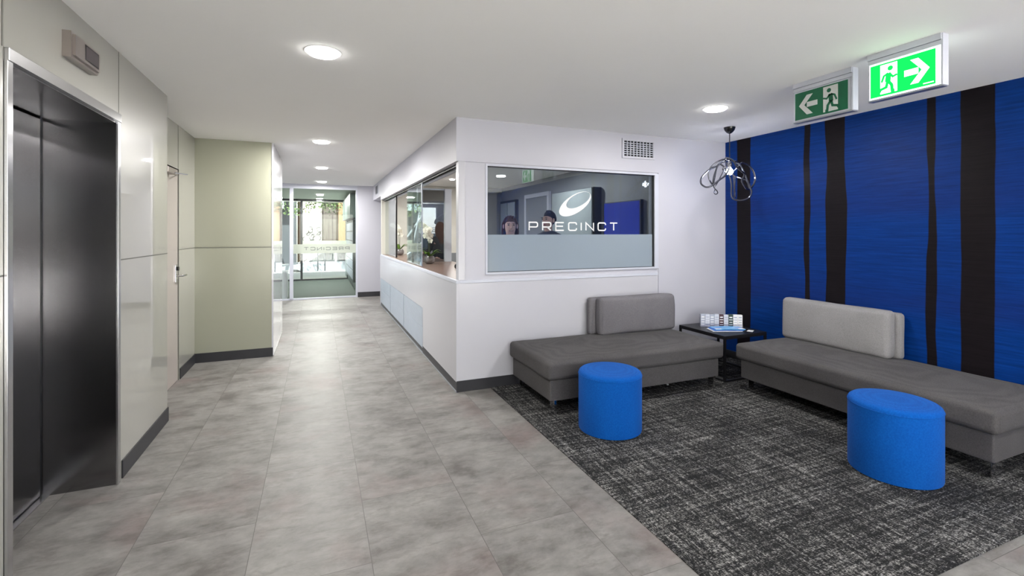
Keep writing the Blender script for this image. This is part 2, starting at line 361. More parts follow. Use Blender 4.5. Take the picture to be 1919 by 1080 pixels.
def lathe(bm, prof, c=(0, 0, 0), n=40, cap0=True, cap1=True):
    rings = [[bm.verts.new((c[0] + r * math.cos(2 * math.pi * k / n), c[1] + r * math.sin(2 * math.pi * k / n), c[2] + z)) for k in range(n)] for r, z in prof]
    for A, B in zip(rings, rings[1:]):
        for k in range(n): bm.faces.new((A[k], A[(k + 1) % n], B[(k + 1) % n], B[k]))
    if cap0: bm.faces.new(rings[0][::-1])
    if cap1: bm.faces.new(rings[-1])
def sphere(bm, c, r, n=12, sc=(1, 1, 1)):
    res = bmesh.ops.create_uvsphere(bm, u_segments=n * 2, v_segments=n, radius=1)
    for v in res['verts']: v.co = Vector((c[0] + v.co.x * r * sc[0], c[1] + v.co.y * r * sc[1], c[2] + v.co.z * r * sc[2]))
    return res['verts']
def cushion(c, h, r, puff=(0, 0, 0), n=14, wob=0.0, seed=0.0):
    """soft rounded box: centre c, half sizes h, edge radius r, face puff per axis"""
    bm = bmesh.new(); h = Vector(h)
    def lines(H):
        e = [-H, -H + r * .3, -H + r * .65, -H + r]; k = n
        return e + [(-H + r) + (2 * (H - r)) * i / k for i in range(1, k)] + [-x for x in reversed(e)]
    ls = [lines(h[i]) for i in range(3)]
    for ax in range(3):
        o1, o2 = (ax + 1) % 3, (ax + 2) % 3
        for s in (-1, 1):
            g = []
            for a in ls[o1]:
                row = []
                for b in ls[o2]:
                    p = [0, 0, 0]; p[ax] = s * h[ax]; p[o1] = a; p[o2] = b; row.append(bm.verts.new(p))
                g.append(row)
            for i in range(len(g) - 1):
                for j in range(len(g[0]) - 1):
                    f = (g[i][j], g[i + 1][j], g[i + 1][j + 1], g[i][j + 1])
                    bm.faces.new(f if s > 0 else f[::-1])
    bmesh.ops.remove_doubles(bm, verts=bm.verts[:], dist=1e-5)
    for v in bm.verts:
        p = v.co.copy(); nrm = [p[i] / h[i] for i in range(3)]
        q = Vector([max(-(h[i] - r), min(h[i] - r, p[i])) for i in range(3)]); d = p - q
        if d.length > 1e-7: p = q + d.normalized() * r
        for ax in range(3):
            o1, o2 = (ax + 1) % 3, (ax + 2) % 3
            k = (1 - min(1, nrm[o1] ** 2)) ** .6 * (1 - min(1, nrm[o2] ** 2)) ** .6
            p[ax] += puff[ax] * k * nrm[ax]
        if wob:
            w = noise.noise_vector(Vector((p.x * 5 + seed, p.y * 5, p.z * 5))) * wob
            p += w
        v.co = p + Vector(c)
    return bm

def wloc(o):
    v = Vector((0, 0, 0))
    while o is not None: v += o.location; o = o.parent
    return v
def obj(name, bm, m, parent=None, smooth=False, loc=None, ang=40):
    """bm is in world metres; the object's origin goes to loc (top level) or to its parent's origin"""
    me = bpy.data.meshes.new(name)
    bmesh.ops.recalc_face_normals(bm, faces=bm.faces[:])
    base = wloc(parent) if parent else Vector(loc) if loc is not None else None
    if base is None:
        lo = Vector([min(v.co[i] for v in bm.verts) for i in range(3)]); hi = Vector([max(v.co[i] for v in bm.verts) for i in range(3)])
        base = Vector(((lo.x + hi.x) / 2, (lo.y + hi.y) / 2, lo.z))
    for v in bm.verts: v.co -= base
    bm.to_mesh(me); bm.free()
    if isinstance(m, (list, tuple)):
        for x in m: me.materials.append(x)
    else: me.materials.append(m)
    o = bpy.data.objects.new(name, me); C.objects.link(o)
    if parent: o.parent = parent
    else: o.location = base
    if smooth:
        for p in me.polygons: p.use_smooth = True
        try: me.set_sharp_from_angle(angle=R(ang))
        except Exception: pass
    return o
def thing(name, label, cat, loc, group=None):
    o = bpy.data.objects.new(name, None); C.objects.link(o); o.location = loc; o.empty_display_size = .1
    o['label'] = label; o['category'] = cat
    if group: o['group'] = group
    return o
def tag(o, label, cat, group=None, kind=None):
    o['label'] = label; o['category'] = cat
    if group: o['group'] = group
    if kind: o['kind'] = kind
    return o
def struct(name, bm, m, parent=None, label=None, smooth=False):
    o = obj(name, bm, m, parent, smooth)
    if not parent: o['kind'] = 'structure'
    if label: o['label'] = label
    return o
def copy_tree(o, parent=None):
    c = o.copy(); C.objects.link(c)
    if parent: c.parent = parent
    for ch in list(o.children): copy_tree(ch, c)
    return c

# ------------------------------------------------------------ shell
BX = 4.407; CY = 4.143; CX = 1.163; EX = -1.07; RX = -1.263; OY = 6.17; OX = -.48; PY = 11.1; BACK = -3.4
struct('floor', bxm((-2.2, BX + .2, BACK - .2, PY + .05, -.1, 0)), M['floor'], label='grey stone look tiled floor')
struct('ceiling', bxm((-2.2, BX + .2, BACK - .2, CY, H, H + .1), (-2.2, CX + .001, CY, PY + .05, H, H + .1), (CX + .1, BX + .2, CY + .1, PY + .2, H, H + .1)), M['ceiling'], label='flat white ceiling')
cp = struct('floor_carpet', bxm((1.49, BX, 1.155, CY, 0, .006)), M['carpet'], label='black and white flecked carpet in the lounge corner')

# right wall with mural
struct('wall_right', bxm((BX, BX + .12, BACK, CY + .1, 0, H)), M['mural'], label='blue wallpaper wall with dark vertical stripes')
wb = struct('wall_back', bxm((-2.2, -1.0, BACK - .12, BACK, 0, H), (4.1, BX + .12, BACK - .12, BACK, 0, H), (-1.0, 4.1, BACK - .12, BACK, 2.42, H)), M['white'])
w2 = struct('window_added', bxm((-1.0, 4.1, BACK - .08, BACK - .02, 0, .05), (-1.0, 4.1, BACK - .08, BACK - .02, 2.37, 2.42), *[(x - .025, x + .025, BACK - .08, BACK - .02, .05, 2.37) for x in (-.975, .7, 2.4, 4.075)]), M['aluw'])  # unseen rear glazing, added to let daylight in towards the ceiling
for xa, xb in ((-.95, .675), (.725, 2.375), (2.425, 4.05)): obj('pane', bxm((xa, xb, BACK - .055, BACK - .045, .05, 2.37)), M['glass'], w2)
struct('ground_added_bounce', bxm((-12, 14, BACK - 14, BACK - .12, -.15, -.02)), M['bounce'])  # added pale ground out of view, throws sunlight up through the rear glazing
# left (elevator) wall, gloss panels, around the lift opening y 2.325..3.40, z..2.09
LY0, LY1, LZ = 2.325, 3.40, 2.09
struct('wall_left', bxm((EX - .2, EX, LY1 + .004, 4.36, 0, 1.288), (EX - .2, EX, LY1 + .004, 4.36, 1.292, LZ + .05), (EX - .2, EX - .004, LY1, 4.36, 1.28, 1.3), (EX - .2, EX, LY1 + .006, 4.36, LZ + .05, H)), M['gloss'], label='glossy cream wall panel right of the lift')
struct('wall_left_near', bxm((EX - .2, EX, BACK, LY0 - .008, 0, 1.288), (EX - .2, EX, BACK, LY0 - .008, 1.292, H), (EX - .2, EX - .004, BACK, LY0 - .008, 1.28, 1.3)), M['gloss'], label='glossy cream wall panel left of the lift')
struct('wall_left_over_lift', bxm((EX - .2, EX, LY0 - .006, LY1 + .002, LZ + .0005, H)), M['gloss'], label='glossy cream wall panel above the lift')
# return and recess wall with service door
struct('wall_recess', bxm((RX - .2, RX, 5.53, OY, 0, 1.278), (RX - .2, RX, 5.53, OY, 1.282, H), (RX - .2, RX - .004, 5.53, OY, 1.27, 1.29),
                          (RX - .2, RX, 4.60, 5.52, 2.07, H), (RX - .2, RX - .003, 4.36, 5.54, 2.07, H), (RX - .2, RX, 4.36, 4.60, 0, H)), M['gloss'], label='cream panelled recess wall beside the service door')
struct('wall_end', bxm((RX - .2, OX - .002, OY, OY + .12, 0, 1.288), (RX - .2, OX - .002, OY, OY + .12, 1.292, H), (RX - .2, OX - .006, OY + .004, OY + .12, 1.28, 1.3)), M['olive'], label='olive cream panelled wall facing the lounge')
struct('wall_passage', bxm((OX - .018, OX, OY - .004, 7.64, .012, H)), M['glosswhite'], label='mirror glossy white panel along the passage')
struct('wall_lobby_left', bxm((-1.9, -1.78, 7.5, PY, 0, H), (-1.9, OX - .1, 7.52, 7.64, 0, H)), M['white'])
# beyond counter
struct('wall_far', bxm((.83, 2.0, PY - .0, PY + .15, 0, H)), M['white'], label='white wall beside the glass entrance partition')
struct('wall_return', bxm((1.9, 2.0, 9.82, PY, 0, H)), M['white'])
# panel joints
struct('trim_joint', bxm((EX - .002, EX + .001, LY1 + .03, 4.36, 1.287, 1.293), (EX - .002, EX + .001, BACK, LY0 - .01, 1.287, 1.293), (EX - .002, EX + .001, LY1 + .0, LY1 + .006, LZ + .045, H),
       (EX - .002, EX + .001, LY0 - .02, LY0 - .014, LZ + .045, H), (RX - .002, RX + .001, 5.53, OY, 1.277, 1.283), (RX, OX - .018, OY - .001, OY + .002, 1.277, 1.283), (RX - .002, RX + .0012, 5.50, 5.506, 2.07, H), (RX - .002, RX + .0012, 5.522, 5.528, 0, 2.07)), M['seam'])
# skirting
struct('baseboard_left', bxm((EX, EX + .008, LY1 + .045, 4.362, 0, .105), (EX - .19, EX + .008, 4.36, 4.368, 0, .105)), M['base'])
struct('baseboard_recess', bxm((RX, RX + .008, 5.56, OY, 0, .105), (RX, OX - .006, OY - .008, OY, 0, .105)), M['base'])
struct('baseboard_passage', bxm((OX, OX + .004, OY, 7.64, 0, .012)), M['trim'])
struct('baseboard_far', bxm((.83, 1.9, PY - .008, PY, 0, .11)), M['base'])
struct('baseboard_front', bxm((CX + .0, BX, CY - .009, CY - .001, 0, .10)), M['base'])
struct('baseboard_counter', bxm((CX - .001, CX + .006, CY - .001, 5.63, .012, .09)), M['base'])
struct('baseboard_right', bxm((BX - .008, BX, BACK, CY - .01, .0, .09)), M['base'])

# service door
t = struct('door_1', bxm((RX - .05, RX - .006, 4.62, 5.515, .006, 2.062), bevel=.002), M['doorpaint'], label='pale service door in the recess')
hy, hz = 5.44, 1.03
lk = obj('lock_plate', bxm((RX - .006, RX + .004, hy - .025, hy + .035, hz - .06, hz + .11), bevel=.003), M['chrome'], t)
bm = bmesh.new(); tube(bm, [(RX + .002, hy, hz), (RX + .045, hy, hz), (RX + .055, hy + .012, hz), (RX + .058, hy + .11, hz)], .009, 10)
obj('door_handle', bm, M['chrome'], t, True)
bm = bmesh.new(); tube(bm, [(RX + .003, hy + .005, hz + .07), (RX + .022, hy + .005, hz + .07)], .02, 14); obj('lock_cylinder', bm, M['blackgl'], t, True)
dc = obj('door_closer', bxm((RX - .006, RX + .045, 5.0, 5.24, 1.985, 2.04), bevel=.006), M['indic'], t)
bm = bmesh.new(); tube(bm, [(RX + .05, 5.18, 2.0), (RX + .12, 5.30, 2.0), (RX + .01, 5.50, 2.02)], .006, 6); obj('closer_arm', bm, M['chrome'], dc, True)

# ------------------------------------------------------------ lift
DX = -1.40
lf = thing('elevator_door', 'brushed dark steel lift door recessed in the cream wall', 'elevator door', (DX, (LY0 + LY1) / 2, 0))
obj('door_panel', bxm((DX - .04, DX, 2.355, 3.358, .012, LZ - .02), bevel=.002), M['steel'], lf)
obj('sill', bxm((DX - .02, DX + .035, 2.36, 3.37, 0, .008), bevel=.001), M['trim'], lf)
lr = thing('elevator_surround', 'brushed steel reveal and trim framing the lift door', 'door surround', (EX, (LY0 + LY1) / 2, 0))
obj('reveal', bxm((DX - .0, EX - .0, 3.372, 3.39, 0, LZ)), M['steeld'], lr)
obj('reveal', bxm((DX - .04, EX - .0, 2.34, 2.352, 0, LZ)), M['steeld'], lr)
obj('soffit', bxm((DX - .04, EX - .0, 2.352, 3.372, LZ - .012, LZ - .0005)), M['steeld'], lr)
obj('jamb_trim', bxm((EX, EX + .012, 3.362, 3.398, 0, LZ - .0), bevel=.002), M['trim'], lr)
obj('jamb_trim', bxm((EX, EX + .012, 2.318, 2.352, 0, LZ - .0), bevel=.002), M['trim'], lr)
obj('head_trim', bxm((EX, EX + .016, 2.318, 3.402, LZ - .003, LZ + .045), bevel=.002), M['trim'], lr)
# dark shaft behind
struct('wall_shaft', bxm((DX - .12, DX - .05, 2.2, 3.5, 0, H)), M['black'])
struct('wall_shaft_right', bxm((DX - .05, DX - .001, 3.3585, 3.46, 0, H), (DX - .001, EX - .19, LY1 + .0, LY1 + .06, 0, H)), M['black'])
struct('wall_shaft_left', bxm((DX - .05, EX - .19, LY0 - .07, LY0 - .01, 0, H)), M['black'])

iy0, iy1, iz0, iz1 = 2.745, 3.03, 2.25, 2.37
iw = thing('floor_indicator', 'steel floor indicator box mounted above the lift door', 'floor indicator', (EX, (iy0 + iy1) / 2, iz0))
bm = bxm((EX, EX + .045, iy0, iy1, iz0, iz1)); bmesh.ops.bevel(bm, geom=[e for e in bm.edges if all(v.co.x > EX + .01 for v in e.verts) or False], offset=.012, segments=4, affect='EDGES')
obj('housing', bm, M['indic'], iw, True)
obj('display', bxm((EX + .044, EX + .0465, iy0 + .115, iy1 - .035, iz0 + .03, iz1 - .028)), M['display'], iw)
obj('bezel', bxm((EX + .044, EX + .046, iy0 + .108, iy1 - .028, iz0 + .024, iz0 + .029), (EX + .044, EX + .046, iy0 + .108, iy1 - .028, iz1 - .027, iz1 - .022),
                 (EX + .044, EX + .046, iy0 + .108, iy0 + .114, iz0 + .029, iz1 - .027), (EX + .044, EX + .046, iy1 - .034, iy1 - .028, iz0 + .029, iz1 - .027)), M['black'], iw)

# ------------------------------------------------------------ reception block
CZ = 1.014; SB = 2.10; CE = 9.706
WX0, WX1, WZ0, WZ1 = 1.461, 3.385, 1.078, 2.072
IX = 3.75          # inner east wall
# upper bulkhead: corridor side and front
struct('wall_bulkhead', bxm((CX, CX + .14, CY, CE, SB, H), (CX, CX + .14, CE, PY, 2.175, H)), M['white'], label='white bulkhead above the reception counter')
struct('wall_front', bxm((CX + .14, BX, CY, CY + .10, SB, H), (CX + .025, WX0, CY + .012, CY + .10, CZ, SB), (WX1, 3.43, CY + .012, CY + .10, CZ, SB), (WX0, WX1, CY + .012, CY + .10, CZ, WZ0), (WX0, WX1, CY + .012, CY + .10, WZ1, SB)), M['white'], label='white reception wall above the counter ledge')
struct('wall_front_corner', bxm((3.436, BX, CY, CY + .10, 0, SB), (3.43, 3.436, CY + .008, CY + .1, 0, SB)), M['white'])
struct('wall_front_lower', bxm((CX + .02, 3.43, CY + .0, CY + .06, .0, .985)), M['counterw'])
ct = thing('reception_counter', 'long white reception counter along the passage with brown worktop', 'reception counter', (CX + .3, 6.9, 0))
obj('front_panel', bxm((CX + .02, CX + .03, CY + .06, CE, .09, .985)), M['counterw'], ct)
obj('front_panel', bxm((CX, CX + .02, CY + .001, 5.63, .09, .985), (CX, CX + .02, 5.63, CE, .545, .985)), M['counterw'], ct)
struct('wall_counter_end', bxm((CX, 1.9, CE, CE + .1, 0, .985)), M['counterw'])
obj('kickboard', bxm((CX + .006, CX + .05, CY + .062, CE, 0, .09)), M['base'], ct)
obj('kick_strip', bxm((CX - .006, CX + .006, CY - .005, CE, 0, .012)), M['alu'], ct)
obj('ledge_trim', bxm((CX - .004, CX + .03, CY - .004, CE, .985, CZ), bevel=.002), M['aluw'], ct)
struct('trim_ledge', bxm((CX + .03, 3.43, CY - .004, CY + .06, .986, CZ), bevel=.002), M['aluw'])
tag(obj('worktop', bxm((CX + .03, 1.88, CY + .101, CE - .021, .985, CZ + .001)), M['wood']), 'long brown worktop along the top of the reception counter', 'worktop')
for y0, y1 in ((5.635, 6.955), (6.985, 8.325), (8.355, CE - .01)):
    gp = obj('grille_panel', bxm((CX - .002, CX + .014, y0, y1, .065, .30), (CX - .002, CX + .014, y0, y1, .306, .54), (CX + .004, CX + .018, y0, y1, .07, .535), bevel=.0015), M['grille'], ct)
    sl = bmesh.new()
    for k in range(22): box(sl, CX - .004, CX - .001, y0 + .02, y1 - .02, .08 + k * .0205, .086 + k * .0205)
    obj('louvre', sl, M['grille'], gp)
# end wall of counter opening (cream) and office interior
struct('wall_office_end', bxm((CX + .02, 2.75, CE, CE + .11, 1.014, H)), M['officec'])
struct('wall_office_far', bxm((2.75, IX, CE - .02, CE + .11, 0, H), (1.88, 2.75, CE - .02, CE + .11, 0, 1.02)), M['officed'])
struct('wall_office_right', bxm((IX, IX + .1, CY + .1, CE + .11, 0, H)), M['officed'])
struct('ceiling_office', bxm((CX + .14, IX, CY + .10, CE, 2.42, 2.44)), M['ceiling'])
struct('wall_office_inner', bxm((CX + .14, IX, CY + .1, CY + .105, 2.1, 2.42)), M['officec'])
# corner post
struct('trim_corner_post', bxm((CX + .02, CX + .085, CY + .005, CY + .085, CZ, SB), bevel=.002), M['counterw'])
# rails under bulkhead
tr = thing('sliding_track', 'black and white sliding window track under the bulkhead', 'window track', (CX + .09, 6.9, SB - .03))
obj('rail', bxm((CX + .05, CX + .065, CY + .1, CE, SB - .022, SB)), M['black'], tr)
obj('rail', bxm((CX + .085, CX + .10, CY + .1, CE, SB - .022, SB)), M['black'], tr)
obj('cover', bxm((CX + .10, CX + .135, CY + .1, CE, SB - .04, SB)), M['aluw'], tr)
# sliding glass
def pane(y0, y1, x, lab):
    g = thing('sliding_window', lab, 'sliding window', (x, (y0 + y1) / 2, CZ), None)
    obj('pane', bxm((x - .004, x + .004, y0, y1, CZ + .004, SB - .023)), M['sideglass'], g)
    obj('edge_stile', bxm((x - .007, x + .007, y0 - .006, y0 + .012, CZ + .003, SB - .023)), M['alu'], g)
    return g
pane(5.95, 7.02, CX + .058, 'frameless sliding glass pane in front of the larger orchid')
pane(6.42, 7.10, CX + .092, 'inner sliding glass pane overlapping the first beside the larger orchid')
g = thing('sliding_window', 'far sliding glass pane beside the smaller orchid', 'sliding window', (CX + .092, 8.9, CZ))
obj('pane', bxm((CX + .088, CX + .096, 8.27, CE - .003, CZ + .004, SB - .023)), M['sideglass'], g)
obj('edge_stile', bxm((CX + .08, CX + .104, 8.26, 8.285, CZ + .003, SB - .023)), M['black'], g)
# divider screen with half mirror glass at y = 6.85
dv = thing('glass_divider', 'reflective glass divider screen with white post standing on the worktop', 'divider screen', (1.5, 6.9, CZ))
obj('pane', bxm((1.285, 1.75, 6.9, 6.91, CZ + .002, 2.08)), M['mirrorpane'], dv)
obj('post', bxm((1.75, 1.85, 6.86, 6.96, CZ + .002, 2.10), bevel=.002), M['counterw'], dv)
obj('header', bxm((1.285, 1.75, 6.88, 6.93, 2.08, 2.10)), M['alu'], dv)

# PRECINCT window
win = struct('window_1', bxm((WX0 - .018, WX0, CY - .002, CY + .05, WZ0 - .018, WZ1 + .018), (WX1, WX1 + .05, CY - .002, CY + .05, WZ0 - .018, WZ1 + .018), (WX0, WX1, CY - .002, CY + .05, WZ1, WZ1 + .018), (WX0, WX1, CY - .002, CY + .05, WZ0 - .018, WZ0)), M['aluw'], label='reception window frame with white lettering')
obj('pane', bxm((WX0, WX1, CY + .03, CY + .038, WZ0, WZ1)), M['tint'], win)
FZ = 1.43
obj('gasket', bxm((WX0, WX0 + .006, CY + .018, CY + .03, WZ0, WZ1), (WX1 - .012, WX1, CY + .018, CY + .03, WZ0, WZ1), (WX0 + .006, WX1 - .012, CY + .018, CY + .03, WZ1 - .006, WZ1), (WX0 + .006, WX1 - .012, CY + .018, CY + .03, WZ0, WZ0 + .004)), M['black'], win)
obj('frosted_film', bxm((WX0 + .006, WX1 - .012, CY + .0275, CY + .0295, WZ0 + .004, FZ)), M['frost'], win)

def stroke2d(bm, pts, w, put, d=.0012, closed=False):
    """flat stroke polyline in 2D with mitred joins, extruded by d; put(x,z,depth) -> world"""
    P = [Vector(p) for p in pts]; n = len(P); Ls, Rs = [], []
    for i in range(n):
        a = P[i - 1] if (i > 0 or closed) else None; b = P[(i + 1) % n] if (i < n - 1 or closed) else None
        d1 = (P[i] - a).normalized() if a is not None else (b - P[i]).normalized()
        d2 = (b - P[i]).normalized() if b is not None else d1
        n1 = Vector((-d1.y, d1.x)); n2 = Vector((-d2.y, d2.x)); mt = (n1 + n2).normalized(); k = w / 2 / max(.5, mt.dot(n1))
        Ls.append(P[i] + mt * k); Rs.append(P[i] - mt * k)
    vs = [[bm.verts.new(put(q.x, q.y, dd)) for q in S for dd in (0, d)] for S in (Ls, Rs)]
    for i in range(n if closed else n - 1):
        j = (i + 1) % n
        l0, l0d, l1, l1d = vs[0][2 * i], vs[0][2 * i + 1], vs[0][2 * j], vs[0][2 * j + 1]
        r0, r0d, r1, r1d = vs[1][2 * i], vs[1][2 * i + 1], vs[1][2 * j], vs[1][2 * j + 1]
        for f in ((l0, l1, r1, r0), (l0d, r0d, r1d, l1d), (l0, l0d, l1d, l1), (r0, r1, r1d, r0d)): bm.faces.new(f)
    if not closed:
        for i in (0, n - 1): bm.faces.new((vs[0][2 * i], vs[1][2 * i], vs[1][2 * i + 1], vs[0][2 * i + 1]))
def poly2d(bm, pts, put, d=.0012):
    a = [bm.verts.new(put(x, z, 0)) for x, z in pts]; b = [bm.verts.new(put(x, z, d)) for x, z in pts]
    bm.faces.new(a); bm.faces.new(b[::-1]); n = len(a)
    for i in range(n): bm.faces.new((a[i], a[(i + 1) % n], b[(i + 1) % n], b[i]))
def arc(cx, cy, rx, ry, a0, a1, n=5): return [(cx + rx * math.cos(R(a0 + (a1 - a0) * i / n)), cy + ry * math.sin(R(a0 + (a1 - a0) * i / n))) for i in range(n + 1)]
def letter(ch, W, Hh):
    r = .22 * Hh
    if ch == 'P': return [[(0, 0), (0, Hh), (W - r, Hh)] + arc(W - r, Hh - r, r, r, 90, 0)[1:] + arc(W - r, Hh * .42 + r, r, r, 0, -90) + [(0, Hh * .42)]]
    if ch == 'R': return letter('P', W, Hh) + [[(W * .55, Hh * .42), (W, 0)]]
    if ch == 'E': return [[(W, Hh), (0, Hh), (0, 0), (W, 0)], [(0, Hh * .52), (W * .9, Hh * .52)]]
    if ch == 'C': return [[(W, Hh * .72), (W, Hh - r)] + arc(W - r, Hh - r, r, r, 0, 90)[1:] + arc(r, Hh - r, r, r, 90, 180) + arc(r, r, r, r, 180, 270) + arc(W - r, r, r, r, 270, 360) + [(W, Hh * .28)]]
    if ch == 'I': return [[(0, 0), (0, Hh)]]
    if ch == 'N': return [[(0, 0), (0, Hh), (W, 0), (W, Hh)]]
    if ch == 'T': return [[(0, Hh), (W, Hh)], [(W / 2, 0), (W / 2, Hh)]]
LH, LS = .080, .0125
put = lambda x, z, d: (x, CY + .0268 - d, z)
def word(x0, x1, z0, Hh, st, putf, m, par, name='letter', mirror=False):
    txt = 'PRECINCT'; ws = [0 if c == 'I' else 1 for c in txt]; nW = sum(ws)
    gap = Hh * .62; W = (x1 - x0 - st - gap * (len(txt) - 1)) / nW
    x = x0 + st / 2
    for c in txt:
        bm = bmesh.new(); w = 0 if c == 'I' else W
        for s in letter(c, w, Hh - st):
            q = [((x0 + x1 - (x + a)) if mirror else x + a, z0 + st / 2 + b) for a, b in s]
            stroke2d(bm, q, st, putf)
        obj(name, bm, m, par); x += w + gap
word(1.893, 2.925, 1.466, .090, .0125, put, M['vinyl'], win)
# logo ring
def z5(px, py):   # logo traced on the window plane
    p = ony(850 + px / 3.178, 200 + py / 3.178, CY); return p.x, p.z
def ell(cx, cy, a, b, ang, n=56):
    out = []
    for i in range(n):
        t_ = 2 * math.pi * i / n; X = a * math.cos(t_); Y = b * math.sin(t_)
        out.append(z5(cx + X * math.cos(R(ang)) - Y * math.sin(R(ang)), cy + X * math.sin(R(ang)) + Y * math.cos(R(ang))))
    return out
bm = bmesh.new(); o_ = ell(733, 579, 109, 52, -34); i_ = ell(752, 556, 79, 36, -29)
# ring between offset ellipses
vo = [[bm.verts.new(put(x, z, d)) for x, z in o_] for d in (0, .0012)]; vi = [[bm.verts.new(put(x, z, d)) for x, z in i_] for d in (0, .0012)]
n = len(o_)
for k in range(n):
    j = (k + 1) % n
    for f in ((vo[0][k], vo[0][j], vi[0][j], vi[0][k]), (vo[1][k], vi[1][k], vi[1][j], vo[1][j]), (vo[0][k], vo[1][k], vo[1][j], vo[0][j]), (vi[0][k], vi[0][j], vi[1][j], vi[1][k])): bm.faces.new(f)
obj('ring_emblem', bm, M['vinyl'], win)

# vent grille on front wall
va, vb = ony(1168, 262, CY), ony(1222, 296, CY)
def vent(name, x0, x1, y, z0, z1, lab, nx, nz):
    v = thing(name, lab, 'vent', ((x0 + x1) / 2, y, z0))
    obj('back_plate', bxm((x0 + .01, x1 - .01, y - .003, y - .0005, z0 + .01, z1 - .01)), M['ventdark'], v)
    f = .022
    obj('frame', bxm((x0, x1, y - .016, y, z0, z0 + f), (x0, x1, y - .016, y, z1 - f, z1), (x0, x0 + f, y - .016, y, z0 + f, z1 - f), (x1 - f, x1, y - .016, y, z0 + f, z1 - f)), M['white'], v)
    bm = bmesh.new()
    for k in range(1, nz): z = z0 + f + (z1 - z0 - 2 * f) * k / nz; box(bm, x0 + f, x1 - f, y - .013, y - .004, z - .0035, z + .0035)
    for k in range(1, nx): x = x0 + f + (x1 - x0 - 2 * f) * k / nx; box(bm, x - .004, x + .004, y - .0145, y - .004, z0 + f, z1 - f)
    obj('grid', bm, M['aluw'], v)
vent('air_vent', 2.955, 3.375, CY, 2.236, 2.442, 'white air vent grille above the reception window', 9, 7)
v = thing('air_vent', 'small slotted vent at the far end of the passage bulkhead', 'vent', (CX, 10.35, 2.3))
obj('frame', bxm((CX - .01, CX, 10.15, 10.55, 2.27, 2.45), bevel=.002), M['alu'], v)
obj('slots', bxm(*[(CX - .013, CX - .0095, 10.17, 10.53, 2.285 + k * .026, 2.298 + k * .026) for k in range(6)]), M['ventdark'], v)

# office furniture
cb = thing('tall_cabinet', 'tall grey cabinet with dark side panel behind the reception window', 'cabinet', (3.675, 6.35, 0))
obj('front', bxm((3.59, 3.61, 5.75, 6.97, .0, 2.09)), M['cab'], cb)
obj('body', bxm((3.61, IX - .002, 5.74, 6.97, 0, 2.10)), M['cabd'], cb)
od = thing('office_door', 'grey office door with white frame behind the reception window', 'door', (IX, 7.85, 0))
obj('leaf', bxm((IX - .03, IX - .002, 7.38, 8.28, 0, 2.1)), M['officed'], od)
obj('door_frame', bxm((IX - .05, IX - .002, 7.31, 7.38, 0, 2.17), (IX - .05, IX - .002, 8.28, 8.35, 0, 2.17), (IX - .05, IX - .002, 7.38, 8.28, 2.10, 2.17)), M['counterw'], od)
wd = thing('wall_cupboard', 'dark framed cupboard doors on the far office wall', 'cupboard', (IX - .03, 9.2, 0))
obj('carcass', bxm((IX - .06, IX - .002, 8.75, 9.62, 0, 2.12)), M['cabd'], wd)
obj('door', bxm((IX - .075, IX - .06, 8.80, 9.16, .05, 2.07)), M['cab'], wd); obj('door', bxm((IX - .075, IX - .06, 9.2, 9.57, .05, 2.07)), M['cab'], wd)
tv = thing('television', 'blue lit wall screen in dark frame inside the office', 'television', (IX - .03, 5.2, 1.36))
obj('casing', bxm((IX - .045, IX + .002, 4.80, 5.62, 1.37, 1.865), bevel=.003), M['black'], tv)
obj('screen', bxm((IX - .047, IX - .0445, 4.82, 5.60, 1.39, 1.85)), M['screen'], tv)

# pot on the worktop near the corner
bm = bmesh.new(); lathe(bm, [(.02, 0), (.034, .012), (.038, .03), (.032, .05), (.018, .058)], (1.545, 5.46, CZ + .002), 20)
tag(obj('desk_item', bm, M['blackgl'], smooth=True), 'small round black desk item near the counter corner', 'desk item')

# ------------------------------------------------------------ orchids
def leafshape(bm, base, ang, length, width, rise, droop):
    n = 8; L_, R_ = [], []
    for i in range(n + 1):
        s = i / n; w = width * math.sin(math.pi * min(1, s * .93 + .07)) ** .7
        r = length * s; z = rise * math.sin(s * 1.9) - droop * s * s
        cx, cy = base[0] + r * math.cos(ang), base[1] + r * math.sin(ang)
        px, py = -math.sin(ang) * w, math.cos(ang) * w
        L_.append(bm.verts.new((cx + px, cy + py, base[2] + z + w * .25))); R_.append(bm.verts.new((cx - px, cy - py, base[2] + z + w * .25)))
        if i == 0: Cc = [bm.verts.new((cx, cy, base[2] + z))]
        else: Cc.append(bm.verts.new((cx, cy, base[2] + z)))
    for i in range(n):
        bm.faces.new((L_[i], L_[i + 1], Cc[i + 1], Cc[i])); bm.faces.new((Cc[i], Cc[i + 1], R_[i + 1], R_[i]))
    ret = bmesh.ops.extrude_face_region(bm, geom=bm.faces[:])
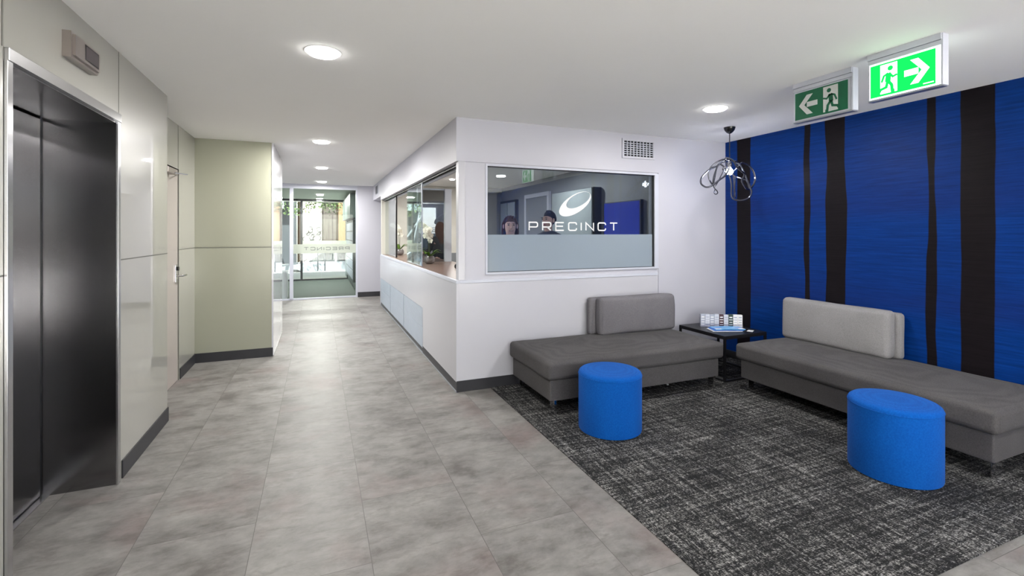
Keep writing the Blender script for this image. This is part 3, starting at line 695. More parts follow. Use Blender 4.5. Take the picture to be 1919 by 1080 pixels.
def flower(c, s, facing, rnd):
    bm = bmesh.new(); f = Vector(facing).normalized(); sx = f.cross(Vector((0, 0, 1))).normalized(); up = sx.cross(f)
    for k in range(5):
        a = math.pi / 2 + k * 2 * math.pi / 5 + rnd.uniform(-.1, .1); d = sx * math.cos(a) + up * math.sin(a); p = sx * -math.sin(a) + up * math.cos(a)
        w = s * (.52 if k in (1, 4) else .36); l = s
        pts = [(0, .0), (.35, .75), (.7, 1), (.95, .55), (1.0, 0)]
        c0 = bm.verts.new(c); mid = [bm.verts.new(Vector(c) + d * l * t_ + f * (.18 * s * math.sin(t_ * 3))) for t_, _ in pts[1:]]
        A = [bm.verts.new(Vector(c) + d * l * t_ + p * w * q + f * .08 * s) for t_, q in pts[1:4]]; B = [bm.verts.new(Vector(c) + d * l * t_ - p * w * q + f * .08 * s) for t_, q in pts[1:4]]
        for S in (A, B):
            bm.faces.new((c0, S[0], mid[0])); bm.faces.new((mid[0], S[0], S[1], mid[1])); bm.faces.new((mid[1], S[1], S[2], mid[2])); bm.faces.new((mid[2], S[2], mid[3]))
    vs = sphere(bm, Vector(c) + f * .2 * s, s * .17, 5)
    return bm
def orchid(x, y, h, s, lab, seed, side=-1):
    rnd = random.Random(seed); z = CZ + .002
    o = thing('orchid', lab, 'potted orchid', (x, y, z), 'orchids on the reception counter')
    bm = bmesh.new(); lathe(bm, [(.035 * s, 0), (.06 * s, .012 * s), (.075 * s, .045 * s), (.072 * s, .08 * s), (.055 * s, .11 * s), (.049 * s, .108 * s), (.06 * s, .08 * s), (.055 * s, .03 * s)], (x, y, z), 28)
    bw = obj('bowl', bm, M['bowl'], o, True)
    bm = bmesh.new(); lathe(bm, [(.004, .0), (.058 * s, 0), (.055 * s, .01), (.01, .018)], (x, y, z + .08 * s), 20); obj('bark_chips', bm, M['bark'], bw, True)
    for k in range(6):
        a = rnd.uniform(0, 6.28) if k > 1 else (-.6 if k == 0 else 2.6)
        bm = bmesh.new(); leafshape(bm, (x, y, z + .09 * s), a, rnd.uniform(.13, .2) * s, .032 * s, rnd.uniform(.05, .13) * s, rnd.uniform(.0, .06) * s); obj('leaf', bm, M['orleaf'], o, True)
    for st_ in range(2):
        dx = (-.02 + .05 * st_) * s; pts = []
        top = h * (1 - .12 * st_)
        for i in range(15):
            q = i / 14; zz = z + .09 * s + (top - .1 * s) * math.sin(q * 1.75) / 1.0
            rr = side * (.02 + .24 * q ** 2.6) * s
            pts.append((x + dx * q + rr * .35, y - rr * .55 * (1 if st_ == 0 else -.5), zz))
        bm = bmesh.new(); tube(bm, pts, .003, 6); sm = obj('flower_stem', bm, M['stem'], o, True)
        for i in range(6, 15):
            p = Vector(pts[i]); fc = (rnd.uniform(-.8, -.2), rnd.uniform(-1, -.4), rnd.uniform(-.3, .15))
            q = p + Vector((rnd.uniform(-.025, .025), rnd.uniform(-.025, .02), rnd.uniform(-.035, .0))) * s
            obj('blossom', flower(q, .043 * s, fc, rnd), M['petal'], sm)
orchid(1.44, 6.50, .56, 1.0, 'larger white orchid in smoky bowl, nearer the lounge', 3, side=-1)
orchid(1.46, 9.2, .60, 1.05, 'smaller looking white orchid at the far end of the counter', 5, side=-1)

# ------------------------------------------------------------ people
def skinmesh(name, verts, edges, radii, m, parent, root=0, sub=2):
    me = bpy.data.meshes.new(name); b = wloc(parent)
    me.from_pydata([Vector(v) - b for v in verts], edges, []); me.materials.append(m)
    o = bpy.data.objects.new(name, me); C.objects.link(o); o.parent = parent
    sk = o.modifiers.new('skin', 'SKIN'); sk.use_smooth_shade = True
    lay = me.skin_vertices[0]
    for i, r in enumerate(radii): lay.data[i].radius = (r, r) if isinstance(r, (int, float)) else r
    lay.data[root].use_root = True
    s = o.modifiers.new('sub', 'SUBSURF'); s.levels = sub; s.render_levels = sub
    return o
def person(lab, x, y, top, face, arms, skin, hair, longhair, smile, glasses=False):
    """face = yaw in radians of the facing direction; arms = ((elbow, hand), (elbow, hand)) in world, left then right"""
    p = thing('person', lab, 'person', (x, y, 0))
    fx, fy = math.cos(face), math.sin(face); sx, sy = -fy, fx   # s = person's left
    Hh = top; hz = Hh - .115
    P = lambda f, s, z: Vector((x + fx * f + sx * s, y + fy * f + sy * s, z))
    # body: head ellipsoid merged in through its own vertices, one skin surface
    V = []; E = []; Rr = []
    def add(pt, r, par=None):
        V.append(pt); Rr.append(r)
        if par is not None: E.append((par, len(V) - 1))
        return len(V) - 1
    pel = add(P(0, 0, .93 * Hh / 1.68), (.13, .10)); wst = add(P(0, 0, 1.08 * Hh / 1.68), (.115, .09), pel); ch = add(P(0, 0, 1.27 * Hh / 1.68), (.135, .10), wst)
    nb = add(P(-.01, 0, Hh - .29), .06, ch); nk = add(P(0, 0, Hh - .235), .05, nb)
    j = add(P(.012, 0, Hh - .19), .058, nk); c1 = add(P(.012, 0, hz - .01), (.074, .082), j); c2 = add(P(.002, 0, Hh - .055), (.066, .074), c1)
    hands = []
    for i, (el, hd) in enumerate(arms):
        s = 1 if i == 0 else -1
        sh = add(P(-.01, s * .165, Hh - .315), .052, ch); e = add(Vector(el), .038, sh); w = add(Vector(hd), .027, e)
        d = (Vector(hd) - Vector(el)).normalized(); pm = add(Vector(hd) + d * .05, (.036, .022), w)
        sd = d.cross(Vector((0, 0, 1))); sd = sd.normalized() if sd.length > .1 else Vector((sx, sy, 0))
        tips = []
        for k, (o_, ln) in enumerate(((-.03, .062), (-.01, .074), (.01, .07), (.03, .056))):
            a = add(Vector(hd) + d * .085 + sd * o_, .0088, pm); b = add(Vector(hd) + d * (.085 + ln * .5) + sd * o_ * 1.15 - Vector((0, 0, .008)), .008, a); c = add(Vector(hd) + d * (.085 + ln * .9) + sd * o_ * 1.2 - Vector((0, 0, .022)), .007, b)
        a = add(Vector(hd) + d * .045 + sd * .04 * s, .011, w); b = add(Vector(hd) + d * .08 + sd * .058 * s, .009, a)
    for s in (1, -1):
        hp = add(P(0, s * .09, .86 * Hh / 1.68), .085, pel); kn = add(P(.01, s * .1, .47), .055, hp); an = add(P(0, s * .1, .09), .038, kn); ft = add(P(.13, s * .11, .04), (.04, .03), an)
    bd = skinmesh('body', V, E, Rr, skin, p, 0)
    # face
    def sph(nm, c, r, sc, m, par, n=8):
        bm = bmesh.new(); vs = sphere(bm, (0, 0, 0), r, n, sc)
        rot = Matrix.Rotation(face, 4, 'Z')
        for v in bm.verts: v.co = rot @ v.co + Vector(c)
        return obj(nm, bm, m, par, True)
    bm = bmesh.new()
    # nose wedge
    a = [P(.085, 0, hz + .012), P(.112, 0, hz - .022), P(.082, .016, hz - .030), P(.082, -.016, hz - .030), P(.085, 0, hz - .038)]
    vs = [bm.verts.new(q) for q in a]
    for f in ((0, 1, 2), (0, 3, 1), (1, 4, 2), (1, 3, 4), (0, 2, 3), (2, 4, 3)): bm.faces.new([vs[i] for i in f])
    obj('nose', bm, skin, bd, True)
    for s in (1, -1):
        sph('eye', P(.083, s * .031, hz + .008), .010, (.6, 1.2, .7), M['eye'], bd)
        sph('brow', P(.086, s * .032, hz + .026), .012, (.4, 1.7, .28), hair, bd)
        sph('ear', P(.0, s * .082, hz - .008), .026, (.6, .35, 1.1), skin, bd)
    sph('mouth', P(.083, 0, hz - .060), .020, (.35, 1.4 if smile else 1.0, .34), M['lip'], bd)
    if smile: sph('teeth', P(.087, 0, hz - .0595), .017, (.3, 1.2, .22), M['teeth'], bd)
    # hair
    bm = bmesh.new(); rot = Matrix.Rotation(face, 4, 'Z')
    sphere(bm, (0, 0, 0), 1, 16)
    for v in bm.verts:
        q = v.co.copy(); X, Y_, Z_ = q
        low = Z_ < (-.05 if X < .1 else .42)
        rx, ry, rz = .104, .087, .112
        k = 1.0
        if X > .1 and Z_ < .9: k = .72
        if X <= .15 and Z_ < -.35: k = .86 if not longhair else 1.0
        pt = Vector((X * rx * k - .008, Y_ * ry * k * (1.0), Z_ * rz * (1 if Z_ > 0 else .95) * k))
        pt += pt.normalized() * noise.noise(Vector((X * 6, Y_ * 6, Z_ * 3))) * .004
        v.co = rot @ pt + P(0, 0, hz + .012)
    obj('hair', bm, hair, bd, True)
    if longhair:
        bm = bmesh.new()
        for k in range(26):
            a = math.pi / 2 + math.pi * (k + .5) / 26; r = .088
            px, py = math.cos(a) * (r + .005), math.sin(a) * r * .98
            pts = [P(px * .6, py * .7, hz + .085), P(px, py, hz + .02), P(px * 1.05 - .006, py * 1.05, hz - .08), P(px * .9 - .03, py * .95, hz - .19), P(px * .7 - .05, py * .8, hz - .28 - .01 * (k % 3))]
            tube(bm, pts, [.010, .014, .015, .013, .004], 6)
        obj('long_hair', bm, hair, bd, True)
    if glasses:
        bm = bmesh.new()
        for s in (1, -1): tube(bm, [P(.03 + .03 * math.sin(q * 6.28 / 14), s * .035 + .026 * math.cos(q * 6.28 / 14), hz + .105 + .012 * math.sin(q * 6.28 / 14)) for q in range(14)], .003, 6, closed=True)
        obj('raised_glasses', bm, M['chrome'], bd, True)
    # jacket and trousers
    V, E, Rr = [], [], []
    pel = add(P(0, 0, .88 * Hh / 1.68), (.165, .12)); wst = add(P(0, 0, 1.08 * Hh / 1.68), (.142, .11), pel); ch = add(P(0, 0, 1.25 * Hh / 1.68), (.165, .118), wst)
    nb = add(P(-.012, 0, Hh - .285), (.09, .075), ch); cl = add(P(-.012, 0, Hh - .245), (.066, .062), nb)
    for i, (el, hd) in enumerate(arms):
        s = 1 if i == 0 else -1
        s0 = add(P(-.01, s * .13, Hh - .31), .075, ch); sh = add(P(-.01, s * .185, Hh - .34), .066, s0); e = add(Vector(el), .052, sh); w = add(Vector(el).lerp(Vector(hd), .93), .038, e)
    skinmesh('jacket', V, E, Rr, M['cloth'], bd, 0)
    V, E, Rr = [], [], []
    pel = add(P(0, 0, .90 * Hh / 1.68), (.14, .11))
    for s in (1, -1):
        hp = add(P(0, s * .09, .82 * Hh / 1.68), .10, pel); kn = add(P(.01, s * .1, .47), .07, hp); an = add(P(0, s * .1, .07), .055, kn)
    skinmesh('trousers', V, E, Rr, M['cloth'], bd, 0)
    for s in (1, -1):
        bm = bmesh.new(); vs = sphere(bm, (0, 0, 0), 1, 8)
        for v in bm.verts: q = Matrix.Rotation(face, 4, 'Z') @ Vector((v.co.x * .14, v.co.y * .05, max(v.co.z, -.8) * .05)); v.co = q + P(.06, s * .1, .042)
        obj('shoe', bm, M['blackgl'], bd, True)
    return p
person('smiling woman with long brown hair behind the reception window', 2.105, 5.16, 1.645, R(-105),
       ((Vector((2.36, 5.12, 1.06)), Vector((2.34, 4.92, .88))), (Vector((1.93, 5.10, 1.12)), Vector((1.82, 5.02, CZ + .05)))), M['skin'], M['hairb'], True, True, True)
person('man with short black hair and dark jacket behind the reception window', 2.64, 5.22, 1.72, R(-155),
       ((Vector((2.72, 4.98, 1.12)), Vector((2.55, 4.86, .98))), (Vector((2.56, 5.44, 1.10)), Vector((2.42, 5.42, .93)))), M['skin2'], M['hairk'], False, False)

# ------------------------------------------------------------ sofas
def sofa(lab, cat, P, pil, yaw_flag):
    """P: dict of boxes in world"""
    s = thing('daybed_sofa', lab, 'sofa', P['o'], 'grey daybed sofas')
    def cb(b, r, puff, n=16, wob=0, seed=0):
        c = [(b[0] + b[1]) / 2, (b[2] + b[3]) / 2, (b[4] + b[5]) / 2]; h = [(b[1] - b[0]) / 2, (b[3] - b[2]) / 2, (b[5] - b[4]) / 2]
        return cushion(c, h, r, puff, n, wob, seed)
    obj('base', cb(P['base'], .012, (0, 0, 0), 4), M['sofa'], s, True)
    obj('seat_cushion', cb(P['seat'], .032, (0, 0, .012), 18, .003, seed=len(lab)), M['sofa'], s, True)
    obj('backrest', cb(P['back'], .03, (.004, .004, 0), 10, .003), pil[0], s, True)
    bm = cb(P['pillow'], .034, P['puff'], 16, .006, 3)
    lean = P['lean']; z0 = P['pillow'][4]
    for v in bm.verts:
        k = (v.co.z - z0); v.co.x += lean[0] * k; v.co.y += lean[1] * k
    obj('back_cushion', bm, pil[1], s, True)
    for (lx, ly, ax) in P['legs']:
        bm = bmesh.new()
        box(bm, lx - (.012 if ax else .035), lx + (.012 if ax else .035), ly - (.035 if ax else .012), ly + (.035 if ax else .012), .006, .125)
        bmesh.ops.bevel(bm, geom=bm.edges[:], offset=.002, segments=1, affect='EDGES')
        obj('leg', bm, M['chrome'], s)
    return s
sofa('grey daybed sofa against the white wall under the reception window', '', dict(o=(2.57, 3.7, 0),
     base=(1.69, 3.44, 3.31, 4.08, .115, .285), seat=(1.66, 3.48, 3.28, 4.10, .287, .43), back=(2.51, 3.46, 4.045, 4.125, .425, .795),
     pillow=(2.575, 3.50, 3.94, 4.05, .43, .80), puff=(.01, .02, .006), lean=(0, .03, 0), legs=[(1.735, 3.345, 1), (1.735, 4.03, 1), (3.39, 3.345, 1), (3.39, 4.03, 1)]), (M['sofapd'], M['sofapd']), 0)
sofa('grey daybed sofa against the blue striped wall, running out of frame', '', dict(o=(3.98, 2.3, 0),
     base=(3.60, 4.36, 1.45, 3.21, .115, .285), seat=(3.565, 4.38, 1.42, 3.245, .287, .43), back=(4.30, 4.385, 2.305, 3.24, .425, .80),
     pillow=(4.19, 4.30, 2.33, 3.262, .43, .815), puff=(.02, .01, .006), lean=(.03, 0, 0), legs=[(3.685, 1.475, 0), (4.30, 1.475, 0), (3.685, 3.18, 0), (4.30, 3.18, 0)]), (M['sofap'], M['sofap']), 1)

# ottomans
def ottoman(x, y, lab):
    o = thing('ottoman', lab, 'ottoman', (x, y, .006), 'bright blue round ottomans')
    r = .23; h = .436
    bm = bmesh.new(); lathe(bm, [(r - .012, 0), (r - .002, .004), (r, .012), (r, h * .5), (r, h - .034)], (x, y, .006), 72, True, False); obj('side_cover', bm, M['ott'], o, True)
    bm = bmesh.new(); lathe(bm, [(r, 0), (r - .001, .008), (r - .006, .018), (r - .016, .026)] + [(q, .0275 + .0085 * (1 - (q / .214) ** 2)) for q in (.19, .16, .13, .10, .07, .04, .015, .002)], (x, y, .006 + h - .034), 72, False, True); tp = obj('seat_top', bm, M['ott'], o, True)
    bm = bmesh.new(); tube(bm, [(x + (r + .0005) * math.cos(a * 6.2832 / 72), y + (r + .0005) * math.sin(a * 6.2832 / 72), .006 + h - .034) for a in range(72)], .0022, 6, closed=True); obj('piping', bm, M['ott'], tp, True)
ottoman(2.0, 2.95, 'round blue ottoman in front of the sofa by the white wall')
ottoman(3.232, 1.761, 'round blue ottoman in front of the sofa by the blue wall')

# side table
tb = thing('side_table', 'low black metal side table in the corner between the two sofas', 'side table', (3.9, 3.73, .006))
TX0, TX1, TY0, TY1, TZ = 3.62, 4.18, 3.41, 4.03, .45
obj('table_top', bxm((TX0, TX1, TY0, TY1, TZ - .012, TZ), bevel=.002), M['black'], tb)
w = .02
obj('top_frame', bxm((TX0, TX1, TY0, TY0 + w, TZ - .034, TZ - .012), (TX0, TX1, TY1 - w, TY1, TZ - .034, TZ - .012), (TX0, TX0 + w, TY0 + w, TY1 - w, TZ - .034, TZ - .012), (TX1 - w, TX1, TY0 + w, TY1 - w, TZ - .034, TZ - .012)), M['black'], tb)
for a, b in ((TX0, TY0), (TX1 - w, TY0), (TX0, TY1 - w), (TX1 - w, TY1 - w)): obj('leg', bxm((a, a + w, b, b + w, .006, TZ - .034)), M['black'], tb)
obj('bottom_rail', bxm((TX0 + w, TX1 - w, TY0, TY0 + w, .006, .024), (TX0, TX0 + w, TY0 + w, TY1 - w, .006, .024), (TX1 - w, TX1, TY0 + w, TY1 - w, .006, .024), (TX0 + w, TX1 - w, TY1 - w, TY1, .006, .024)), M['black'], tb)
# brochure holder with a row of brochures
A = Vector((3.76, 3.87, TZ)); B = Vector((4.13, 3.665, TZ)); d = (B - A).normalized(); nrm = Vector((d.y, -d.x, 0)); nrm = nrm if nrm.y < 0 else -nrm
Lr = (B - A).length
hd = thing('brochure_holder', 'clear acrylic brochure holder on the black side table', 'brochure holder', tuple((A + B) / 2))
bm = bmesh.new(); obox(bm, (A + B) / 2 + Vector((0, 0, .0015)), d * Lr / 2, nrm * .04, (0, 0, .0015)); obj('base', bm, M['acr'], hd)
bm = bmesh.new(); obox(bm, (A + B) / 2 + nrm * .038 + Vector((0, 0, .022)), d * Lr / 2, nrm * .0012, (0, 0, .019)); obj('front_lip', bm, M['acr'], hd)
bm = bmesh.new(); obox(bm, (A + B) / 2 - nrm * .038 + Vector((0, 0, .05)), d * Lr / 2, nrm * .0012, (0, 0, .047)); obj('back_panel', bm, M['acr'], hd)
cols = [('p_grey', 'grey blue'), ('p_pale', 'pale lilac'), ('p_grey', 'grey blue'), ('p_pale', 'pale lilac'), ('p_maroon', 'dark maroon'), ('p_pale', 'pale grey'), ('p_green', 'dark green'), ('paper', 'white'), ('paper', 'white')]
places = ['at the far left of the rack', 'second from the left in the rack', 'third from the left in the rack', 'just left of the maroon one', 'left of centre in the rack', 'between the maroon and green ones', 'right of centre in the rack', 'just right of the green one', 'at the far right of the rack']
nB = len(cols); wB = Lr / nB
for k, (m_, cn) in enumerate(cols):
    c = A + d * wB * (k + .5); hh = .066 - .001 * (k % 3)
    bm = bmesh.new(); obox(bm, c + Vector((0, 0, hh + .0035)) + nrm * .0, d * (wB / 2 - .0012), nrm * .018, (0, 0, hh))
    o = obj('brochure', bm, M[m_])
    tag(o, '%s standing brochure %s' % (cn, places[k]), 'brochure', 'brochures standing in the holder')
    for q in range(4):
        bm = bmesh.new(); obox(bm, c + nrm * .0185 + Vector((0, 0, .028 + q * .026)), d * (wB / 2 - .006 - .003 * (q % 2)), nrm * .0004, (0, 0, .0035 if q < 3 else .006))
        obj('printed_line', bm, M['paper'] if m_ in ('p_maroon', 'p_green') else M['p_grey'] if m_ != 'p_grey' else M['paper'], o)
# lying brochures, fanned
for k in range(3):
    a = Vector((3.735 + k * .012, 3.755 - k * .008, TZ + .0005 + k * .0085)); dd = Vector((.93, -.37, 0)).normalized(); nn = Vector((-.37, -.93, 0)).normalized()
    bm = bmesh.new(); nseg = 8; gv = []
    for i in range(nseg + 1):
        s_ = i / nseg
        row = []
        for (tn, zz) in ((0, 0), (.15, 0), (.15, .007), (0, .007)):
            p_ = a + dd * (.30 * s_) + nn * tn + Vector((0, 0, zz + .004 * math.sin(math.pi * s_) * (k == 2)))
            row.append(bm.verts.new(p_))
        gv.append(row)
    for i in range(nseg):
        for q in range(4): bm.faces.new((gv[i][q], gv[i + 1][q], gv[i + 1][(q + 1) % 4], gv[i][(q + 1) % 4]))
    bm.faces.new(gv[0]); bm.faces.new(gv[-1][::-1])
    o = obj('brochure', bm, M[('paper', 'p_deep', 'p_blue')[k]], smooth=False)
    tag(o, ('white booklet at the bottom of the pile on the side table', 'deep blue booklet in the middle of the pile on the table', 'pale blue booklet on top of the pile on the table')[k], 'booklet', 'booklets lying on the side table')
bm = bmesh.new(); a = Vector((3.759, 3.739, TZ + .0005 + 2 * .0085)); obox(bm, a + dd * .15 + nn * .128 + Vector((0, 0, .0091)), dd * .148, nn * .02, (0, 0, .0004)); obj('cover_band', bm, M['paper'], o)
bm = bmesh.new(); obox(bm, a + dd * .15 + nn * .088 + Vector((0, 0, .0095)), dd * .148, nn * .018, (0, 0, .0004)); obj('cover_band', bm, M['p_deep'], o)
bm = bmesh.new(); obox(bm, (4.06, 3.50, TZ + .0012), (.035, .02, 0), (-.012, .024, 0), (0, 0, .001)); tag(obj('leaflet', bm, M['paper']), 'small folded white leaflet at the right side of the table', 'leaflet')
bm = bmesh.new(); obox(bm, (1.0, 1.0, 0), (.001, 0, 0), (0, .001, 0), (0, 0, .001)); bm.free()
pt = onz(1251.5, 722, .006)
bm = bmesh.new(); obox(bm, (pt.x, pt.y, .011), (.007, .001, .001), (-.001, .007, 0), (0, .001, .005)); tag(obj('paper_scrap', bm, M['paper']), 'tiny white scrap on the carpet under the front of the sofa', 'scrap')

# ------------------------------------------------------------ downlights
def downlight(x, y, r=.092, z=H, lab='', e=55, grp='round recessed ceiling downlights'):
    d_ = thing('downlight', lab, 'ceiling light', (x, y, z), grp)
    bm = bmesh.new(); lathe(bm, [(r - .008, -.003), (r + .008, -.004), (r + .012, -.0005), (r + .008, -.0002), (r - .008, -.0002)], (x, y, z), 40, False, False); obj('trim_ring', bm, M['ceiling'], d_, True)
    bm = bmesh.new(); lathe(bm, [(.001, -.022), (r * .5, -.021), (r * .85, -.018), (r - .006, -.012), (r - .004, -.002)], (x, y, z), 40, True, False); obj('diffuser', bm, M['lamp'], d_, True)
    ld = bpy.data.lights.new('downlight_lamp', 'AREA'); ld.shape = 'DISK'; ld.size = r * 1.8; ld.energy = e; ld.color = (1, .975, .94); ld.spread = R(180)
    lo = bpy.data.objects.new('downlight_lamp', ld); C.objects.link(lo); lo.parent = d_; lo.location = (0, 0, -.026)
    return d_
E0 = 17
EC = 37
downlight(.028, 2.946, lab='bright round downlight nearest the lift', e=E0 * .95)
downlight(.04, 5.85, lab='second downlight along the passage ceiling', e=EC)
downlight(.06, 8.2, lab='third downlight along the passage ceiling', e=EC)
downlight(.08, 10.45, lab='farthest passage downlight just before the glass entrance', e=EC)
downlight(3.104, 3.024, lab='bright round downlight above the lounge near the pendant', e=E0 * .9)
for (x, y, nm) in ((.03, .2, 'lift lobby'), (3.1, .3, 'front lounge'), (1.6, -1.6, 'rear lobby')):
    downlight(x, y, lab='downlight outside the frame above the %s' % nm, e=E0)
# office lights
for (x, y, nm) in ((2.25, 8.3, 'above the far end of the reception office'), (2.9, 6.2, 'above the middle of the reception office')):
    downlight(x, y, .05, 2.42, lab='small warm office downlight ' + nm, e=24)

# ------------------------------------------------------------ pendant lamp
px, py = 3.80, 3.52
pd = thing('pendant_lamp', 'pendant lamp of tangled looping metal tubes around a bright bulb', 'pendant lamp', (px, py, H))
t0 = px * ST + py * CT          # depth along the view axis, to size the loops
rv = Vector((CT, -ST, 0)); zc = CAMZ + (436 - 322) / F * t0
pc = Vector((px, py, zc)); k_ = t0 / F; fv = Vector((px, py, zc - CAMZ)).normalized()
bm = bmesh.new(); lathe(bm, [(.012, -.062), (.03, -.05), (.046, -.03), (.054, -.008), (.055, -.0002)], (px, py, H), 28); obj('canopy', bm, M['blackgl'], pd, True)
bm = bmesh.new(); tube(bm, [(px, py, H - .06), (px, py, zc + .05)], .0045, 8); obj('cord', bm, M['black'], pd, True)
bm = bmesh.new(); lathe(bm, [(.014, 0), (.022, .005), (.024, .05), (.012, .07)], (px, py, zc + .035), 20); obj('lamp_holder', bm, M['chrome'], pd, True)
bm = bmesh.new(); sphere(bm, (px, py, zc), .034, 12); obj('bulb', bm, M['bulb'], pd, True)
def lp(x, y, dz):   # loop drawn in lamp space: x right, y up, dz depth (px -> metres)
    return pc + rv * ((x - 700) / 10.8 * k_) + Vector((0, 0, -(y - 385) / 10.8 * k_)) + fv * dz
def smooth_closed(pts, n=10):
    P_ = [Vector(p) for p in pts]; m_ = len(P_); out = []
    for i in range(m_):
        a, b, c, d2 = P_[i - 1], P_[i], P_[(i + 1) % m_], P_[(i + 2) % m_]
        for j_ in range(n):
            t_ = j_ / n; out.append(.5 * ((2 * b) + (c - a) * t_ + (2 * a - 5 * b + 4 * c - d2) * t_ ** 2 + (3 * b - a - 3 * c + d2) * t_ ** 3))
    return out
def dz(pts, ph, amp=.11):
    n_ = len(pts); return [(x, y, amp * math.sin(ph + 2 * math.pi * k / n_)) for k, (x, y) in enumerate(pts)]
loops = [
    (dz([(620, 450), (500, 545), (350, 660), (230, 690), (130, 620), (130, 510), (220, 400), (330, 315), (450, 260), (560, 170), (660, 150), (710, 270)], 3.6), .009),
    (dz([(345, 640), (280, 540), (265, 420), (310, 300), (430, 190), (580, 130), (700, 150), (830, 200), (920, 260), (1000, 420), (1060, 570), (1110, 700), (1135, 790), (1080, 900), (920, 955), (780, 925), (735, 840), (735, 640), (700, 480), (600, 300), (480, 230), (420, 350), (370, 500)], 1.2, .13), .0075),
    (dz([(900, 230), (960, 205), (1080, 250), (1180, 350), (1230, 500), (1210, 620), (1150, 710), (1070, 745), (1010, 690), (950, 570), (1000, 440), (930, 370), (850, 300), (780, 180), (680, 120), (620, 120), (700, 160), (830, 180)], .2, .14), .009),
    (dz([(800, 480), (900, 510), (1040, 570), (1110, 660), (1090, 700), (1020, 480), (920, 260), (850, 310), (770, 400)], 2.2, .09), .006),
    (dz([(470, 580), (425, 660), (400, 715), (450, 775), (455, 820), (415, 842), (383, 810), (400, 740), (370, 680), (400, 500), (450, 300), (560, 190), (640, 220), (560, 400)], 4.2, .07), .005),
    (dz([(800, 470), (806, 700), (812, 895), (796, 880), (790, 700), (760, 420), (640, 300), (560, 330), (640, 420)], .6, .05), .005),
]
for pts, r in loops:
    bm = bmesh.new(); tube(bm, smooth_closed([lp(*p) for p in pts], 9), r, 8, closed=True)
    obj('tube_loop', bm, M['gun'], pd, True)
ld = bpy.data.lights.new('pendant_bulb_light', 'POINT'); ld.energy = 27; ld.color = (.74, .79, 1); ld.shadow_soft_size = .036
lo = bpy.data.objects.new('pendant_bulb_light', ld); C.objects.link(lo); lo.parent = pd; lo.location = (0, 0, zc - H)

# ------------------------------------------------------------ exit signs (hang parallel to the blue wall, faces toward the lift)
def exit_sign(X, y0, y1, ztop, hz_, lit, left, lab):
    """face at x = X looking to -x ; seen from the camera y decreases to the right"""
    s = thing('exit_sign', lab, 'exit sign', (X + .03, (y0 + y1) / 2, H))
    zt = H - .062; zb = H - hz_
    obj('housing', bxm((X - .012, X + .05, y0, y1, H - .034, H), (X - .006, X + .045, y0, y1, zt + .002, H - .036), bevel=.002), M['indic'] if False else M['aluw'], s)
    obj('body', bxm((X + .002, X + .04, y0 + .004, y1 - .004, zb, zt + .002), bevel=.002), M['whitelit'] if lit else M['aluw'], s)
    obj('end_cap', bxm((X - .006, X + .046, y0 - .006, y0 + .004, zb - .004, H - .001), bevel=.002), M['aluw'], s)
    obj('bottom_strip', bxm((X - .002, X + .044, y0 - .002, y1, zb - .010, zb - .0005)), M['alu'], s)
    yl, yr = y1 - .012, y0 + .03; W = yl - yr; zl, zh = zb + .010, zt - .008; Hp = zh - zl
    gm, wm = (M['greenlit'], M['whitelit']) if lit else (M['green'], M['signw'])
    pn = obj('sign_face', bxm((X - .0005, X + .002, yr, yl, zl, zh)), gm, s)
    P2 = lambda a, b, dd: (X - .001 - dd, yl - a * W, zl + b * Hp)        # a 0..1 left to right, b 0..1 up
    asp = Hp / W
    # door rectangle
    da = .56 if left else .17; dw = .27
    bm = bmesh.new(); poly2d(bm, [(da, .06), (da + dw, .06), (da + dw, .95), (da, .95)], P2, .0008); obj('doorway_symbol', bm, wm, pn)
    # running figure (green on white)
    fl = (lambda a: da + dw - a * dw) if left else (lambda a: da + a * dw)
    Pf = lambda a, b, dd: P2(a, b, dd + .0009)
    bm = bmesh.new(); hc = (fl(.60), .80)
    poly2d(bm, [(hc[0] + .075 * asp * math.cos(q * .5236), hc[1] + .075 * math.sin(q * .5236)) for q in range(12)], Pf, .0006)
    def limb(pts, w_):
        P0 = [Vector((fl(a) / asp, b)) for a, b in pts]
        stroke2d(bm, P0, w_, lambda a, b, dd: Pf(a * asp, b, dd), .0006)
    limb([(.50, .66), (.45, .40)], .15); limb([(.52, .66), (.75, .52), (1.0, .56)], .06); limb([(.48, .66), (.22, .60), (.08, .42)], .06)
    limb([(.48, .42), (.68, .28), (.72, .10), (.85, .10)], .085); limb([(.44, .42), (.36, .24), (.02, .20), (-.06, .13)], .08)
    obj('running_figure_symbol', bm, gm, pn)
    # arrow
    bm = bmesh.new(); c0 = .28 if left else .72; sg = -1 if left else 1
    fa = lambda a: c0 + sg * a
    shaft = [(-.17, .40), (.06, .40), (-.03, .13), (.05, .13), (.17, .50), (.05, .87), (-.03, .87), (.06, .60), (-.17, .60)]
    poly2d(bm, [(fa(-.17), .41), (fa(.04), .41), (fa(.04), .59), (fa(-.17), .59)], P2, .0008)
    poly2d(bm, [(fa(-.08), .14), (fa(.04), .14), (fa(.20), .5), (fa(.09), .5)], P2, .0009); poly2d(bm, [(fa(-.08), .86), (fa(.04), .86), (fa(.20), .5), (fa(.09), .5)], P2, .0009)
    obj('arrow_symbol', bm, wm, pn)
    if lit:
        bm = bmesh.new()
        for q in range(9): poly2d(bm, [(.83 + q * .017, .055), (.842 + q * .017, .055), (.842 + q * .017, .085), (.83 + q * .017, .085)], P2, .0008)
        obj('small_print', bm, wm, pn)
    return s
exit_sign(3.03, 1.425, 1.785, H, .268, True, False, 'brightly lit green exit sign with arrow pointing right')
exit_sign(3.13, 1.935, 2.335, H, .268, False, True, 'unlit green exit sign with arrow pointing left')

